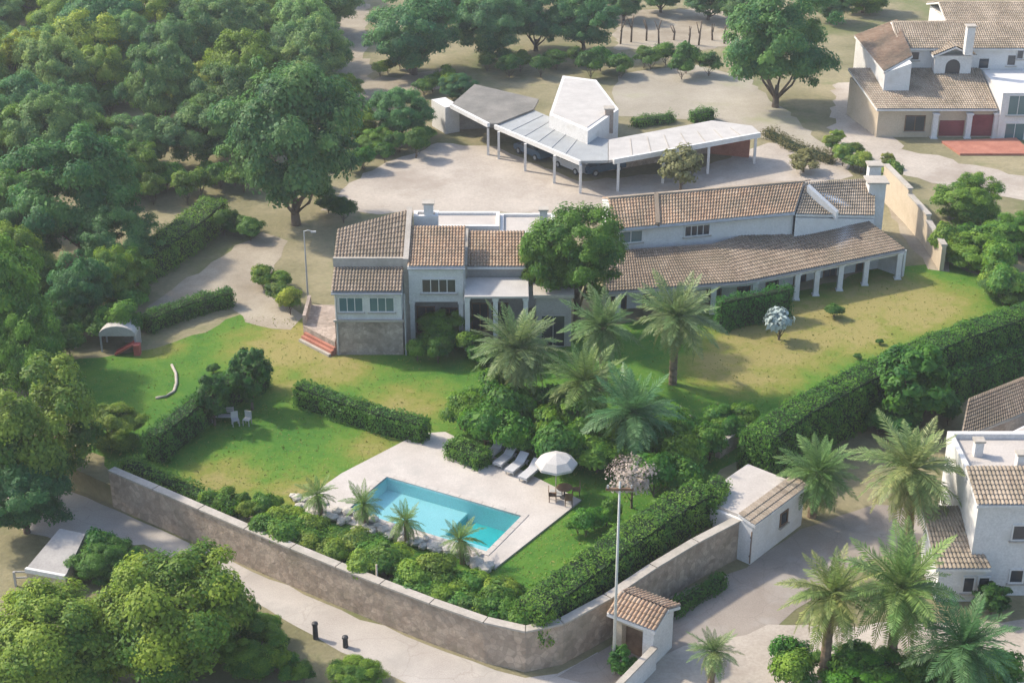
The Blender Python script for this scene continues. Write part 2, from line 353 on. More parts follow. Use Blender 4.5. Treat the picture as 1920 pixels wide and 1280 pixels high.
# ---------------------------------------------------------------- building helpers
def tiles(parent, A, B, C, D, mat='tile_orange', wcol=.23, course=.36, lift=.05, seed=0):
    """barrel-tile surface on the quad eave A->B, ridge D->C; real corrugation and course steps, joined: single tiles are too small to tell apart"""
    rnd = np.random.default_rng(seed + int(abs(A[0]) * 100)); A, B, C, D = map(np.array, (A, B, C, D))
    nc = max(2, int(np.linalg.norm(B - A) / wcol)); nr = max(2, int(np.linalg.norm(D - A) / course)); S = 5
    nrm = np.cross(B - A, D - A); nrm = nrm / np.linalg.norm(nrm)
    if nrm[2] < 0: nrm = -nrm
    tint = np.clip(rnd.normal(.5, .17, (nr, nc)) + .12 * np.sin(np.arange(nc) * .35 + seed)[None], 0, 1)
    us = np.arange(nc * S + 1) / (nc * S); prof = np.abs(np.sin(np.pi * us * nc)) * .09
    mb = MB(); base = 0
    for r in range(nr):
        for e, (v, off) in enumerate(((r / nr, .05), (min((r + 1) / nr, 1), 0.0))):
            P = (A[None] * (1 - us[:, None]) + B[None] * us[:, None]) * (1 - v) + (D[None] * (1 - us[:, None]) + C[None] * us[:, None]) * v
            P = P + nrm[None] * (lift + prof + off)[:, None]
            mb.v += [tuple(p) for p in P]; mb.t += list(np.repeat(tint[r], S)) + [tint[r, -1]]
        n_ = nc * S + 1; b0 = r * 2 * n_
        mb.f += [(b0 + i, b0 + i + 1, b0 + n_ + i + 1, b0 + n_ + i) for i in range(n_ - 1)]
        if r: p0 = b0 - n_; mb.f += [(p0 + i, p0 + i + 1, b0 + i + 1, b0 + i) for i in range(n_ - 1)]
    o = part('roof_tiles', mb, mat, parent); o['kind'] = 'stuff'; return o
def roof(parent, A, B, C, D, mat='tile_orange', t=.18, eave=.0, name='roof'):
    a = MB(); a.slab([A, B, C, D], t); o = part(name, a, 'plaster_white' if mat != 'tile_brown' else 'plaster_grey', parent)
    tiles(o, A, B, C, D, mat); return o
def window(parent, p, q, a, b_, z0, z1, glass='glass_dark', frame='plaster_white', name='window', sill=True, mull=1):
    """window on the outer face of the wall p->q (outside on the right-hand side of p->q), from a to b_ metres along it"""
    d = Vector((q[0] - p[0], q[1] - p[1])).normalized(); nx, ny = d.y, -d.x
    at = lambda s_, o: (p[0] + d.x * s_ + nx * o, p[1] + d.y * s_ + ny * o)
    m_ = MB(); m_.prism([at(a, -.05), at(a, .02), at(b_, .02), at(b_, -.05)], z0, z1); o = part(name, m_, glass, parent)
    f_ = MB(); w_ = .09
    for (s0, s1, za, zb) in ((a - w_, a, z0 - w_, z1 + w_), (b_, b_ + w_, z0 - w_, z1 + w_), (a, b_, z1, z1 + w_), (a, b_, z0 - w_, z0)):
        f_.prism([at(s0, -.03), at(s0, .07), at(s1, .07), at(s1, -.03)], za, zb)
    for k in range(mull):
        c = a + (b_ - a) * (k + 1) / (mull + 1); f_.prism([at(c - .03, .0), at(c - .03, .05), at(c + .03, .05), at(c + .03, .0)], z0, z1)
    part('frame', f_, frame, o)
    if sill:
        s_ = MB(); s_.prism([at(a - .18, -.02), at(a - .18, .16), at(b_ + .18, .16), at(b_ + .18, -.02)], z0 - w_ - .08, z0 - w_ - .003); part('sill', s_, 'coping', o)
    return o
def column(parent, x, y, z0, z1, r=.17, mat='plaster_white', name='column'):
    a = MB(); a.box(x - r, x + r, y - r, y + r, z0, z1); a.box(x - r * 1.4, x + r * 1.4, y - r * 1.4, y + r * 1.4, z0, z0 + .2); a.box(x - r * 1.35, x + r * 1.35, y - r * 1.35, y + r * 1.35, z1 - .18, z1 - .004)
    return part(name, a, mat, parent)
def chimney(parent, x, y, z0, z1, r=.35, mat='plaster_white'):
    a = MB(); a.box(x - r, x + r, y - r, y + r, z0, z1); o = part('chimney', a, mat, parent)
    c = MB(); c.box(x - r * 1.3, x + r * 1.3, y - r * 1.3, y + r * 1.3, z1, z1 + .12); part('chimney_cap', c, 'coping', o); return o

# ---------------------------------------------------------------- villa (left block)
V = thing('villa', (-7, 109, UP), 'rambling villa of stone and white plaster, brown tiled tower bay at its left end', 'house')
x0, x1 = -12.85, -7.95
a = MB(); a.prism([(x0, 105.4), (x1, 105.4), (x1, 107.9), (x0, 107.9)], UP - .3, [4.3, 4.3, 4.3, 4.3]); part('wall', a, 'masonry', V, label='grey-pink stone wall of the ground floor')
a = MB(); a.prism([(x0 + .04, 105.48), (x1 - .04, 105.48), (x1 - .04, 107.9), (x0 + .04, 107.9)], 4.3, [6.5, 6.5, 7.25, 7.25]); part('wall', a, 'plaster_white', V)
a = MB(); a.box(x0 - .1, x1 + .1, 105.25, 105.42, 4.22, 4.36); part('ledge', a, 'coping', V)
for (s0, s1) in ((.35, 2.0), (2.55, 4.25)): window(V, (x0 + .04, 105.48), (x1, 105.48), s0, s1, 5.0, 6.05, 'glass_teal', mull=2)
roof(V, (x0 - .15, 105.2, 6.62), (x1 + .05, 105.2, 6.62), (x1 + .05, 107.88, 7.45), (x0 - .15, 107.88, 7.45), 'tile_brown')
a = MB(); a.prism([(x0, 107.9), (x1, 107.9), (x1, 113.2), (x0, 111.2)], UP - .3, [7.75, 7.75, 9.35, 8.75]); part('wall', a, 'plaster_grey', V)
roof(V, (x0 - .15, 107.95, 8.0), (x1, 107.95, 8.0), (x1, 113.4, 9.65), (x0 - .15, 111.2, 9.0), 'tile_brown')
a = MB(); a.box(x0 - .2, x1 + .1, 107.72, 107.94, 7.5, 8.2); part('parapet', a, 'coping', V)
a = MB(); a.seg((x1 + .22, 107.6), (x1 + .22, 113.5), UP, 8.2, .4, UP, 9.95); part('parapet', a, 'coping', V)
# dark shutter window on the west face
window(V, (x0, 111.0), (x0, 107.9), .6, 1.6, 4.6, 5.8, 'glass_dark', 'wood')
# middle block with white oriel
xa, xb = -7.55, -3.55
a = MB(); a.box(xa, xb, 107.4, 111.6, 4.85, 7.55); part('wall', a, 'plaster_white', V, label='white first-floor wall with one dark window')
a = MB(); a.box(xa, xb, 109.2, 111.6, UP - .3, 4.85); part('wall', a, 'plaster_grey', V)
window(V, (xa, 107.4), (xb, 107.4), 1.0, 3.4, 5.65, 6.65, 'glass_dark', mull=3)
window(V, (xa, 109.2), (xb, 109.2), .5, 1.7, UP + .1, 3.6, 'glass_dark', 'wood', 'door', False)
window(V, (xa, 109.2), (xb, 109.2), 2.3, 3.4, UP + .9, 3.5, 'glass_dark', 'wood')
for xx in (xa + .2, xb - .2): column(V, xx, 107.62, UP - .1, 4.85)
roof(V, (xa - .05, 107.2, 7.72), (xb + .1, 107.2, 7.72), (xb + .1, 111.7, 9.05), (xa - .05, 111.7, 9.05), 'tile_orange')
# third block with terrace roof
xc, xd = -3.35, .9
a = MB(); a.prism([(xc, 109.6), (xd, 109.6), (xd, 113.3), (xc, 113.3)], UP - .3, [6.6, 6.6, 7.6, 7.6]); part('wall', a, 'plaster_grey', V)
roof(V, (xc, 109.3, 6.8), (xd + .1, 109.3, 6.8), (xd + .1, 113.3, 8.0), (xc, 113.3, 8.0), 'tile_orange')
a = MB(); a.seg((xc - .1, 109.1), (xc - .1, 113.3), UP, 7.1, .28, UP, 8.3); part('parapet', a, 'coping', V)
a = MB(); a.slab([(xc - .1, 106.0, ZA(106.0, 556)), (1.2, 106.0, ZA(106.0, 556)), (1.2, 109.28, ZA(109.28, 520)), (xc - .1, 109.28, ZA(109.28, 520))], .16); part('terrace_roof', a, 'canvas_white', V, label='cream flat roof over the garden terrace')
for xx in (xc + .1, -1.2, 1.0): column(V, xx, 106.25, UP - .1, ZA(106.0, 556) - .17)
for s0 in (.4, 1.9): window(V, (xc, 109.6), (xd, 109.6), s0, s0 + 1.1, UP + .1, 3.7, 'glass_dark', 'wood', 'door', False)
# white flat-roofed rooms behind
for (xA, xB, yA, yB, zt) in ((-6.9, -1.0, 114.2, 117.2, 7.9), (-.9, 3.3, 113.6, 117.6, 7.6), (-7.4, -5.6, 113.0, 114.1, 9.2)):
    a = MB(); a.box(xA, xB, yA, yB, UP - .3, zt); o = part('wall', a, 'plaster_white', V)
    b2 = MB(); b2.box(xA + .25, xB - .25, yA + .25, yB - .25, zt, zt + .02); part('flat_roof', b2, 'deck_stone', o)
    b3 = MB(); b3.box(xA - .04, xB + .04, yA - .04, yA + .25, zt - .06, zt + .22); b3.box(xA - .04, xB + .04, yB - .25, yB + .04, zt - .06, zt + .22); b3.box(xA - .03, xA + .25, yA + .25, yB - .25, zt - .05, zt + .22); b3.box(xB - .25, xB + .03, yA + .25, yB - .25, zt - .05, zt + .22)
    part('parapet', b3, 'plaster_white', o)
chimney(V, -6.3, 113.4, 8.8, 10.3); chimney(V, 2.4, 114.6, 7.6, 9.3, .3)
# garden pavilion of the villa, half under the tree
W_ = thing('garden_pavilion', (3, 107.5, UP), 'small grey square pavilion with a dark doorway beside the spreading tree', 'pavilion')
a = MB(); a.box(1.75, 4.35, 106.8, 110.2, UP - .2, 5.5); part('wall', a, 'plaster_grey', W_)
a = MB(); a.box(1.55, 4.55, 106.6, 110.4, 5.5, 5.75); part('roof', a, 'coping', W_)
window(W_, (1.75, 106.8), (4.35, 106.8), .45, 2.1, UP + .05, 4.0, 'glass_dark', 'plaster_grey', 'door', False, 1)
# side terrace of the villa, low pinkish walls with a pale kerb
T_ = thing('side_terrace', (-14.2, 107, UP), 'low pinkish stone terrace steps against the villa\'s left wall', 'terrace')
a = MB(); a.prism([(-15.6, 108.3), (-12.95, 105.5), (-12.95, 112), (-15.6, 112)], UP - .2, 2.5); part('platform', a, 'masonry', T_)
for k in range(4):
    a = MB(); a.prism([(-15.9 + .18 * k, 107.6 + .16 * k), (-13.4 + .18 * k, 105.0 + .16 * k), (-13.1 + .18 * k, 105.35 + .16 * k), (-15.6 + .18 * k, 107.95 + .16 * k)], UP - .05, UP + .2 + .2 * k); part('step', a, 'coping' if k == 0 else 'red_clay', T_)
a = MB(); a.seg((-15.5, 112), (-15.5, 108.4), 2.4, 3.3, .25); part('parapet', a, 'masonry', T_)

# ---------------------------------------------------------------- long house (right wing)
L_ = thing('long_house', (18, 116, UP), 'long low house with stepped tile roofs and a shaded white-pillared veranda', 'house')
def lerp(p, q, t): return tuple(p[i] + (q[i] - p[i]) * t for i in range(len(p)))
eav = [G3(1128, 549, 4.0), G3(1400, 528, 4.0), G3(1560, 496, 4.0), G3(1698, 468, 4.0)]
top = [G3(1135, 472, 5.3), G3(1335, 459, 5.3), G3(1495, 412, 5.3), G3(1600, 395, 5.6)]
for k in range(3):
    roof(L_, eav[k], eav[k + 1], top[k + 1], top[k], 'tile_brown', .2)
# body below: back wall of the veranda and the room mass
inn = [lerp(e, t_, .45) for e, t_ in zip(eav, top)]
a = MB(); a.prism([p[:2] for p in inn] + [p[:2] for p in top[::-1]], UP - .3, [p[2] - .25 for p in inn] + [p[2] - .25 for p in top[::-1]]); part('wall', a, 'plaster_white', L_)
for k in range(3):
    Ls = math.dist(inn[k][:2], inn[k + 1][:2]); n_ = max(2, int(Ls / 2.4))
    for i in range(n_):
        c = (i + .5) * Ls / n_; window(L_, inn[k], inn[k + 1], c - .55, c + .55, UP + .05, 3.6, 'glass_dark', 'wood', 'door', False)
for (px, py, k) in ((1160, 545, 0), (1250, 541, 0), (1340, 533, 0), (1418, 524, 1), (1498, 508, 1), (1535, 500, 1), (1580, 491, 2), (1628, 481, 2), (1690, 470, 2)):
    x, y = G(px, py + 2, 4.0); column(L_, x, y + .35, UP - .1, 3.85, .2)
for k in range(3):
    a = MB(); p, q = eav[k], eav[k + 1]; a.seg((p[0], p[1] + .3), (q[0], q[1] + .3), 3.55, 3.8, .22); part('beam', a, 'plaster_white', L_)
# upper storey: white wall strip and orange roof
ue = [G3(1150, 431, 7.05), G3(1490, 399, 7.05)]; ur = [G3(1140, 374, 8.3), G3(1508, 342, 8.3)]
un = Vector((ur[0][0] - ue[0][0], ur[0][1] - ue[0][1])).normalized() * .35
fa, fb = (ue[0][0] + un.x, ue[0][1] + un.y), (ue[1][0] + un.x, ue[1][1] + un.y)
rb = [(2 * r_[0] - e[0], 2 * r_[1] - e[1]) for r_, e in zip(ur, ue)]
a = MB(); a.prism([fa, fb, ur[1][:2], ur[0][:2]], UP - .3, [6.95, 6.95, 8.1, 8.1]); part('wall', a, 'plaster_white', L_, label='white upper wall above the veranda roof')
a = MB(); a.prism([ur[0][:2], ur[1][:2], lerp(ur[1][:2], rb[1], .9), lerp(ur[0][:2], rb[0], .9)], UP - .3, [8.1, 8.1, 6.95, 6.95]); part('wall', a, 'plaster_white', L_)
roof(L_, ue[0], ue[1], ur[1], ur[0], 'tile_orange')
roof(L_, (*rb[1], 7.05), (*rb[0], 7.05), ur[0], ur[1], 'tile_orange')
window(L_, fa, fb, .6, 2.4, 5.75, 6.65, 'glass_teal', mull=1); window(L_, fa, fb, 6.0, 8.0, 5.8, 6.6, 'glass_dark', mull=3)
for t_ in (0.24,):
    p, q = lerp(ue[0], ue[1], t_), lerp(ur[0], ur[1], t_); a = MB(); a.seg(p[:2], q[:2], 6.9, 7.32, .35, 8.1, 8.55); part('parapet', a, 'tile_brown', L_)
a = MB(); a.seg(ur[0][:2], ur[1][:2], 8.2, 8.5, .3); part('ridge', a, 'tile_tan', L_)
# right end: pale hipped roofs with a white verge
hA, hB, hC, hD = G3(1492, 402, 6.9), G3(1640, 405, 5.6), G3(1640, 335, 6.4), G3(1510, 343, 8.2)
a = MB(); a.prism([hA[:2], hB[:2], hC[:2], hD[:2]], UP - .3, [6.6, 5.3, 6.1, 7.9]); part('wall', a, 'plaster_white', L_)
roof(L_, hA, hB, hC, hD, 'tile_tan')
p, q = G3(1515, 352, 8.1), G3(1570, 400, 6.5); a = MB(); a.seg(p[:2], q[:2], 7.7, 8.35, .45, 6.0, 6.65); part('parapet', a, 'plaster_white', L_)
cx, cy = G(1640, 400, UP + 3); chimney(L_, cx, cy + .6, UP, 7.2, .7); cx, cy = G(1622, 360, UP + 4); chimney(L_, cx + .8, cy + 1, UP, 7.6, .5)
# end wall of the veranda
p, q = eav[3], inn[3]; a = MB(); a.seg((p[0] + .1, p[1] + .3), (q[0] + .1, q[1]), UP - .2, 3.8, .3); part('wall', a, 'plaster_white', L_)
# stepped garden wall climbing at the right end
wl = thing('garden_wall', G3(1720, 460), 'cream plastered garden wall climbing the slope at the long house\'s right end', 'wall')
pts = [G(1655, 372), (G(1700, 420)), G(1735, 460), G(1765, 508)]
for p, q, h in zip(pts, pts[1:], (3.2, 2.7, 2.2)):
    a = MB(); a.seg(p, q, UP - .2, UP + h, .35); part('wall', a, 'plaster_cream', wl); b2 = MB(); b2.seg(p, q, UP + h, UP + h + .14, .5); part('coping', b2, 'coping', wl)

for (x_, y_, z_) in ((-7.75, 105.35, 6.4), (-3.45, 107.3, 7.4), (-12.7, 105.35, 6.4)):
    a = MB(); a.tube([(x_, y_, UP), (x_, y_, z_)], .06, 6); part('downpipe', a, 'grey_metal', V)
a = MB(); a.tube([(-13.0, 105.12, 6.5), (-7.9, 105.12, 6.5)], .08, 6); part('gutter', a, 'grey_metal', V); a = MB(); a.tube([(-7.6, 107.1, 7.6), (-3.4, 107.1, 7.6)], .08, 6); part('gutter', a, 'grey_metal', V)
a = MB(); a.tube([(ue[0][0], ue[0][1] - .05, 6.92), (ue[1][0], ue[1][1] - .05, 6.92)], .08, 6); part('gutter', a, 'grey_metal', L_)
for k in range(3): a = MB(); a.tube([(eav[k][0], eav[k][1] - .06, 3.86), (eav[k + 1][0], eav[k + 1][1] - .06, 3.86)], .08, 6); part('gutter', a, 'coping', L_)
# ---------------------------------------------------------------- carport / rear building
C_ = thing('carport', G3(1090, 330), 'angled flat-roofed carport and store behind the villa, grey and pinkish-white roofs', 'carport')
def flat(parent, pix, z, mat, t=.25, name='roof', z2=None):
    pts = [(*G(a_, b_, (z if z2 is None else z2[i])), (z if z2 is None else z2[i])) for i, (a_, b_) in enumerate(pix)]
    if area2(pts) < 0: pts = pts[::-1]
    m_ = MB(); m_.slab(pts, t); return part(name, m_, mat, parent)
r1 = flat(C_, [(1141, 301), (1425, 249), (1410, 236), (1335, 226), (1141, 262)], 4.55, 'canvas_white'); r1['label'] = 'pinkish white roof of the right arm'
r2 = flat(C_, [(928, 234), (1088, 302), (1140, 301), (1140, 262), (1112, 254), (1000, 206)], 4.5, 'roof_felt')
r3 = flat(C_, [(846, 196), (916, 232), (932, 232), (1000, 205), (1010, 186), (890, 158)], 4.7, 'roof_weathered')
p, q = G(846, 198, 4.7), G(916, 234, 4.7); a = MB(); a.seg(p, q, 4.45, 4.85, .3); part('fascia', a, 'plaster_white', r3)
p, q = G(928, 236, 4.5), G(1088, 304, 4.5); a = MB(); a.seg(p, q, 4.2, 4.62, .25); part('fascia', a, 'plaster_white', r2)
p, q = G(1150, 301, 4.55), G(1425, 251, 4.55); a = MB(); a.seg(p, q, 4.2, 4.68, .25); part('fascia', a, 'plaster_white', r1)
for k in range(1, 8):
    p_, q_ = lerp(G(1150, 300, 4.6), G(1425, 250, 4.6), k / 8), lerp(G(1150, 263, 4.6), G(1400, 236, 4.6), k / 8); a = MB(); a.seg(p_, q_, 4.552, 4.60, .06); part('seam', a, 'coping', r1)
for k in range(1, 6):
    p_, q_ = lerp(G(930, 236, 4.55), G(1085, 302, 4.55), k / 6), lerp(G(1000, 208, 4.55), G(1112, 256, 4.55), k / 6); a = MB(); a.seg(p_, q_, 4.502, 4.55, .06); part('seam', a, 'grey_metal', r2)
# white store block rising behind
a = MB(); st = [G(1030, 215, 5.8), G(1102, 246, 5.8), G(1160, 205, 5.8), G(1118, 150, 5.8), G(1055, 142, 5.8)]
if area2(st) < 0: st = st[::-1]
a.prism(st, UP - .2, 5.8); o = part('wall', a, 'plaster_white', C_)
cxs = sum(p[0] for p in st) / 5; cys = sum(p[1] for p in st) / 5
a = MB(); a.prism([(cxs + (p[0] - cxs) * .9, cys + (p[1] - cys) * .9) for p in st], 5.8, 5.86); part('flat_roof', a, 'canvas_white', o)
x, y = G(1142, 240, 4.6); chimney(C_, x, y + .5, 4.0, 6.4, .4, 'masonry')
# back walls and posts
def wallpx(parent, a_, b_, z1, mat='plaster_white', t=.25, z=UP, name='wall'):
    m_ = MB(); m_.seg(G(*a_, z), G(*b_, z), z - .2, z1, t); return part(name, m_, mat, parent)
bk = lambda px, py, z=4.5: G(px, py, z)
for (p, q, mt) in ((bk(850, 190), bk(1000, 183), 'plaster_grey'), (bk(960, 200), bk(1110, 252), 'plaster_grey'), (bk(1141, 264), bk(1330, 232), 'masonry'), (bk(1330, 232), bk(1408, 240), 'red_clay')):
    m_ = MB(); m_.seg(p, q, UP - .1, 4.22, .25); part('wall', m_, mt, C_)
a = MB(); p, q = bk(822, 190, 4.0), bk(848, 205, 4.0); a.seg(p, q, UP - .1, 4.3, 1.6); part('wall', a, 'plaster_white', C_)
for (px, py) in ((915, 236), (935, 243), (985, 265), (1040, 287), (1089, 305), (1160, 301), (1245, 287), (1330, 270), (1418, 252)):
    x, y = G(px, py, 4.5); a = MB(); a.box(x - .12, x + .12, y - .0, y + .24, UP - .1, 4.22); part('post', a, 'plaster_white', C_)
# parked cars in the shade of the carport
def car(px, py, rz, colr, label, z=UP):
    x, y = G(px, py, z); c = thing('parked_car', (0, 0, 0), label, 'car')
    prof = [(-2.1, .35), (-2.12, .75), (-1.9, .95), (-1.1, 1.0), (-.55, 1.42), (.75, 1.45), (1.45, 1.02), (2.0, .92), (2.12, .6), (2.1, .35)]
    mb = MB(); mb.hull([(p_[0], -.82, p_[1]) for p_ in prof], [(p_[0], .82, p_[1]) for p_ in prof]); part('body', mb, colr, c)
    for (p_, q_) in (((-.98, 1.03), (-.56, 1.36)), ((.84, 1.40), (1.36, 1.06))):
        d_ = (q_[1] - p_[1], -(q_[0] - p_[0])); L2 = math.hypot(*d_); o_ = (abs(d_[0]) / L2 * .02 * (-1 if p_[0] < 0 else 1), abs(d_[1]) / L2 * .02)
        mb = MB(); mb.face([(p_[0] + o_[0], -.7, p_[1] + o_[1]), (p_[0] + o_[0], .7, p_[1] + o_[1]), (q_[0] + o_[0], .7, q_[1] + o_[1]), (q_[0] + o_[0], -.7, q_[1] + o_[1])]); part('windscreen', mb, 'glass_dark', c)
    for s_ in (-1, 1):
        mb = MB(); mb.face([(-.9, s_ * .835, 1.02), (-.5, s_ * .835, 1.36), (.7, s_ * .835, 1.38), (1.3, s_ * .835, 1.05)]); part('side_window', mb, 'glass_dark', c)
        for wx in (-1.3, 1.3):
            mb = MB(); mb.tube([(wx, s_ * .70, .33), (wx, s_ * .88, .33)], .33, 14); o = part('wheel', mb, 'dark_metal', c)
            mb = MB(); mb.tube([(wx, s_ * .885, .33), (wx, s_ * .90, .33)], .19, 10); part('rim', mb, 'grey_metal', o)
    c.location = (x, y, z + .01); c.rotation_euler = (0, 0, rz); return c
surf('car_blue', (.05, .09, .14), (.06, .11, .17), 1, .3, 0); surf('car_silver', (.42, .44, .46), (.48, .50, .52), 1, .3, 0); surf('car_white', (.66, .67, .68), (.72, .73, .74), 1, .3, 0)
car(1000, 292, R(-52), 'car_blue', 'dark blue car parked under the carport\'s grey left arm')
car(1075, 318, R(-52), 'car_silver', 'silver car parked at the carport\'s corner post')
car(1130, 322, R(28), 'car_blue', 'dark car parked between the carport\'s two white corner posts')

# ---------------------------------------------------------------- neighbouring house, upper right
N_ = thing('hill_house', (46, 156, UP), 'white house with tan tile roofs and arched doorway at the upper right', 'house')
ym = 162.0; zt = ZA(ym, 92); X = lambda px, y, z: (px - 960) / SCALE(0, y, z)
xl, xr = X(1690, ym, zt), X(2010, ym, zt)
a = MB(); a.box(xl, xr, ym, ym + 8, UP - .3, zt); part('wall', a, 'plaster_white', N_)
zr = zt + 1.7; roof(N_, (xl - .3, ym - .35, zt + .1), (xr, ym - .35, zt + .1), (xr, ym + 4.2, zr), (xl - .3, ym + 4.2, zr), 'tile_tan')
roof(N_, (xr, ym + 8.4, zt + .1), (xl - .3, ym + 8.4, zt + .1), (xl - .3, ym + 4.2, zr), (xr, ym + 4.2, zr), 'tile_tan')
for (px, w_, za, zb, nm) in ((1712, .8, 112, 98, 'window'), (1842, 1.0, 128, 110, 'window'), (1893, .8, 122, 104, 'window'), (1908, .6, 110, 94, 'window')):
    s0 = X(px, ym, 6) - xl; window(N_, (xl, ym), (xr, ym), s0 - w_ / 2, s0 + w_ / 2, ZA(ym, za), ZA(ym, zb), 'glass_dark', mull=0)
s0 = X(1779, ym, 6); zb = ZA(ym, 150); zt2 = ZA(ym, 108)
a = MB(); a.box(s0 - 1.9, s0 + 1.9, ym - 1.2, ym, UP, zt2 + .5); a2 = part('porch', a, 'plaster_white', N_)
a = MB(); pts = [(s0 - .75, zb), (s0 + .75, zb), (s0 + .75, zt2 - .6)] + [(s0 + .75 * math.cos(t * math.pi / 8), zt2 - .6 + .75 * math.sin(t * math.pi / 8)) for t in range(1, 8)] + [(s0 - .75, zt2 - .6)]
a.face([(p_[0], ym - 1.215, p_[1]) for p_ in pts]); part('door', a, 'glass_dark', a2, label='dark arched doorway')
zz = zt2 + .5; roof(N_, (s0 - 2.2, ym - 1.5, zz + .05), (s0 + .0, ym - 1.5, zz + 1.0), (s0 + .0, ym + 1.0, zz + 1.0), (s0 - 2.2, ym + 1.0, zz + .05), 'tile_tan')
roof(N_, (s0, ym - 1.5, zz + 1.0), (s0 + 2.2, ym - 1.5, zz + .05), (s0 + 2.2, ym + 1.0, zz + .05), (s0, ym + 1.0, zz + 1.0), 'tile_tan')
# left wing, roof running towards the viewer
wy0, wy1 = 155.5, 167; wzl = ZA(wy0, 178); wx0, wx1 = X(1668, wy0, wzl), xl
wl0 = X(1603, wy1, 7)
a = MB(); a.prism([(wx0 - .2, wy0 + 2), (xl + .1, wy0 + 2), (xl + .1, wy1), (wl0, wy1)], UP - .3, [zt - 1.2, zt - .2, zt - .2, zt - .2]); part('wall', a, 'plaster_white', N_)
roof(N_, (wl0 - .2, wy1, zt + .0), (wx0 - .4, wy0 + 1.8, zt - 1.05), (xl + .5, wy0 + 3.5, zt + .1), (xl + .5, wy1, zr), 'tile_orange')
# lower front block with cream walls
ly = 154.6; lz = ZA(ly, 205); lx0, lx1 = X(1648, ly, lz), X(1865, ly, lz)
a = MB(); a.prism([(lx0, ly), (lx1, ly), (lx1, ym - .02), (lx0 - 1.6, ym - .02)], UP - .3, [lz, lz, lz + 1.1, lz + 1.1]); part('wall', a, 'plaster_cream', N_, label='cream rendered lower front')
roof(N_, (lx0 - .3, ly - .4, lz + .1), (lx1 + .2, ly - .4, lz + .1), (lx1 + .2, ym - .05, lz + 2.0), (lx0 - 1.9, ym - .05, lz + 2.0), 'tile_tan')
for (pa, pb) in ((1700, 1735),): window(N_, (lx0, ly), (lx1, ly), X(pa, ly, 4) - lx0, X(pb, ly, 4) - lx0, ZA(ly, 245), ZA(ly, 218), 'glass_dark', 'wood')
for (pa, pb, ta) in ((1762, 1808, 226), (1822, 1862, 215)):
    a = MB(); a.box(X(pa, ly, 3), X(pb, ly, 3), ly - .06, ly + .3, UP + .15, ZA(ly, ta)); part('awning', a, 'canvas_maroon', N_, label='maroon shade cloth filling a porch bay')
for px in (1752, 1815, 1866): column(N_, X(px, ly, 3), ly - .25, UP - .1, lz - .3, .25)
a = MB(); a.prism([G(1765, 268), G(1905, 262), G(1935, 292), G(1800, 292)], UP - .1, UP + .22); part('terrace', a, 'red_clay', N_)
a = MB(); rx0 = X(1868, ly, 5); a.box(rx0 + .3, rx0 + 8, ly - .8, ym - .05, UP - .3, ZA(ly, 170)); part('wall', a, 'plaster_white', N_)
for za, zb in ((215, 180), (268, 232)): window(N_, (rx0 + .3, ly - .8), (rx0 + 8, ly - .8), .7, 2.6, ZA(ly - .8, za), ZA(ly - .8, zb), 'glass_teal')
chimney(N_, X(1815, 160, 9), 160, zt, zr + 1.2, .4)
# house behind it, mostly roof
B_ = thing('far_house', (62, 190, UP), 'pale house with a low tan roof at the top right corner', 'house')
a = MB(); a.box(51, 78, 184, 194, UP - .2, 5.0); part('wall', a, 'plaster_white', B_)
roof(B_, (50.6, 183.6, 5.1), (78, 183.6, 5.1), (78, 189, 6.6), (50.6, 189, 6.6), 'tile_tan'); roof(B_, (78, 194.4, 5.1), (50.6, 194.4, 5.1), (50.6, 189, 6.6), (78, 189, 6.6), 'tile_tan')
for s0 in (2, 6, 10, 14): window(B_, (51, 184), (78, 184), s0, s0 + 1.2, 2.6, 4.2)

# ---------------------------------------------------------------- right-hand house, lower right
H_ = thing('white_house', (29, 80, 0), 'white two-storey house with flat roof terrace at the lower right edge', 'house')
hy = 77.2; hx0 = X(1822, hy, 3); hz = ZA(hy, 945)
a = MB(); a.box(hx0, 42, hy, 84.5, -.1, hz); part('wall', a, 'plaster_white', H_)
roof(H_, (hx0 - .2, hy - .3, hz + .1), (42, hy - .3, hz + .1), (42, hy + 2.6, hz + .9), (hx0 - .2, hy + 2.6, hz + .9), 'tile_tan')
a = MB(); a.box(hx0 + .1, 41.9, hy + 2.65, 84.4, hz + .0, hz + .25); o = part('flat_roof', a, 'deck_stone', H_)
a = MB(); a.box(hx0 - .05, 42, 84.2, 84.55, hz - .2, hz + .6); a.box(hx0 - .06, hx0 + .25, hy + 2.7, 84.2, hz - .2, hz + .6); part('parapet', a, 'plaster_white', H_)
chimney(H_, hx0 + 1.2, 82.3, hz + .2, hz + 1.2, .25); chimney(H_, hx0 + 3.2, 80.6, hz + .2, hz + 1.3, .25)
for (px, za, zb) in ((1913, 1090, 1068), (1905, 1010, 985)): s0 = X(px, hy, 3) - hx0; window(H_, (hx0, hy), (42, hy), s0 - .35, s0 + .35, ZA(hy, za), ZA(hy, zb), mull=0)
# low tiled wing in front
wy = 76.6; wz = 2.3; wx0 = X(1757, wy, 1)
a = MB(); a.box(wx0, hx0 + .8, wy, 80.6, -.1, wz); part('wall', a, 'plaster_white', H_)
roof(H_, (wx0 - .3, wy - .3, wz + .1), (hx0 + 1.0, wy - .3, wz + .1), (hx0 - .05, 80.6, wz + 1.6), (wx0 - .3, 80.6, wz + 1.6), 'tile_tan')
for px in (1815, 1843): s0 = X(px, wy, 1) - wx0; window(H_, (wx0, wy), (hx0 + .8, wy), s0 - .28, s0 + .28, ZA(wy, 1108), ZA(wy, 1082), mull=0)
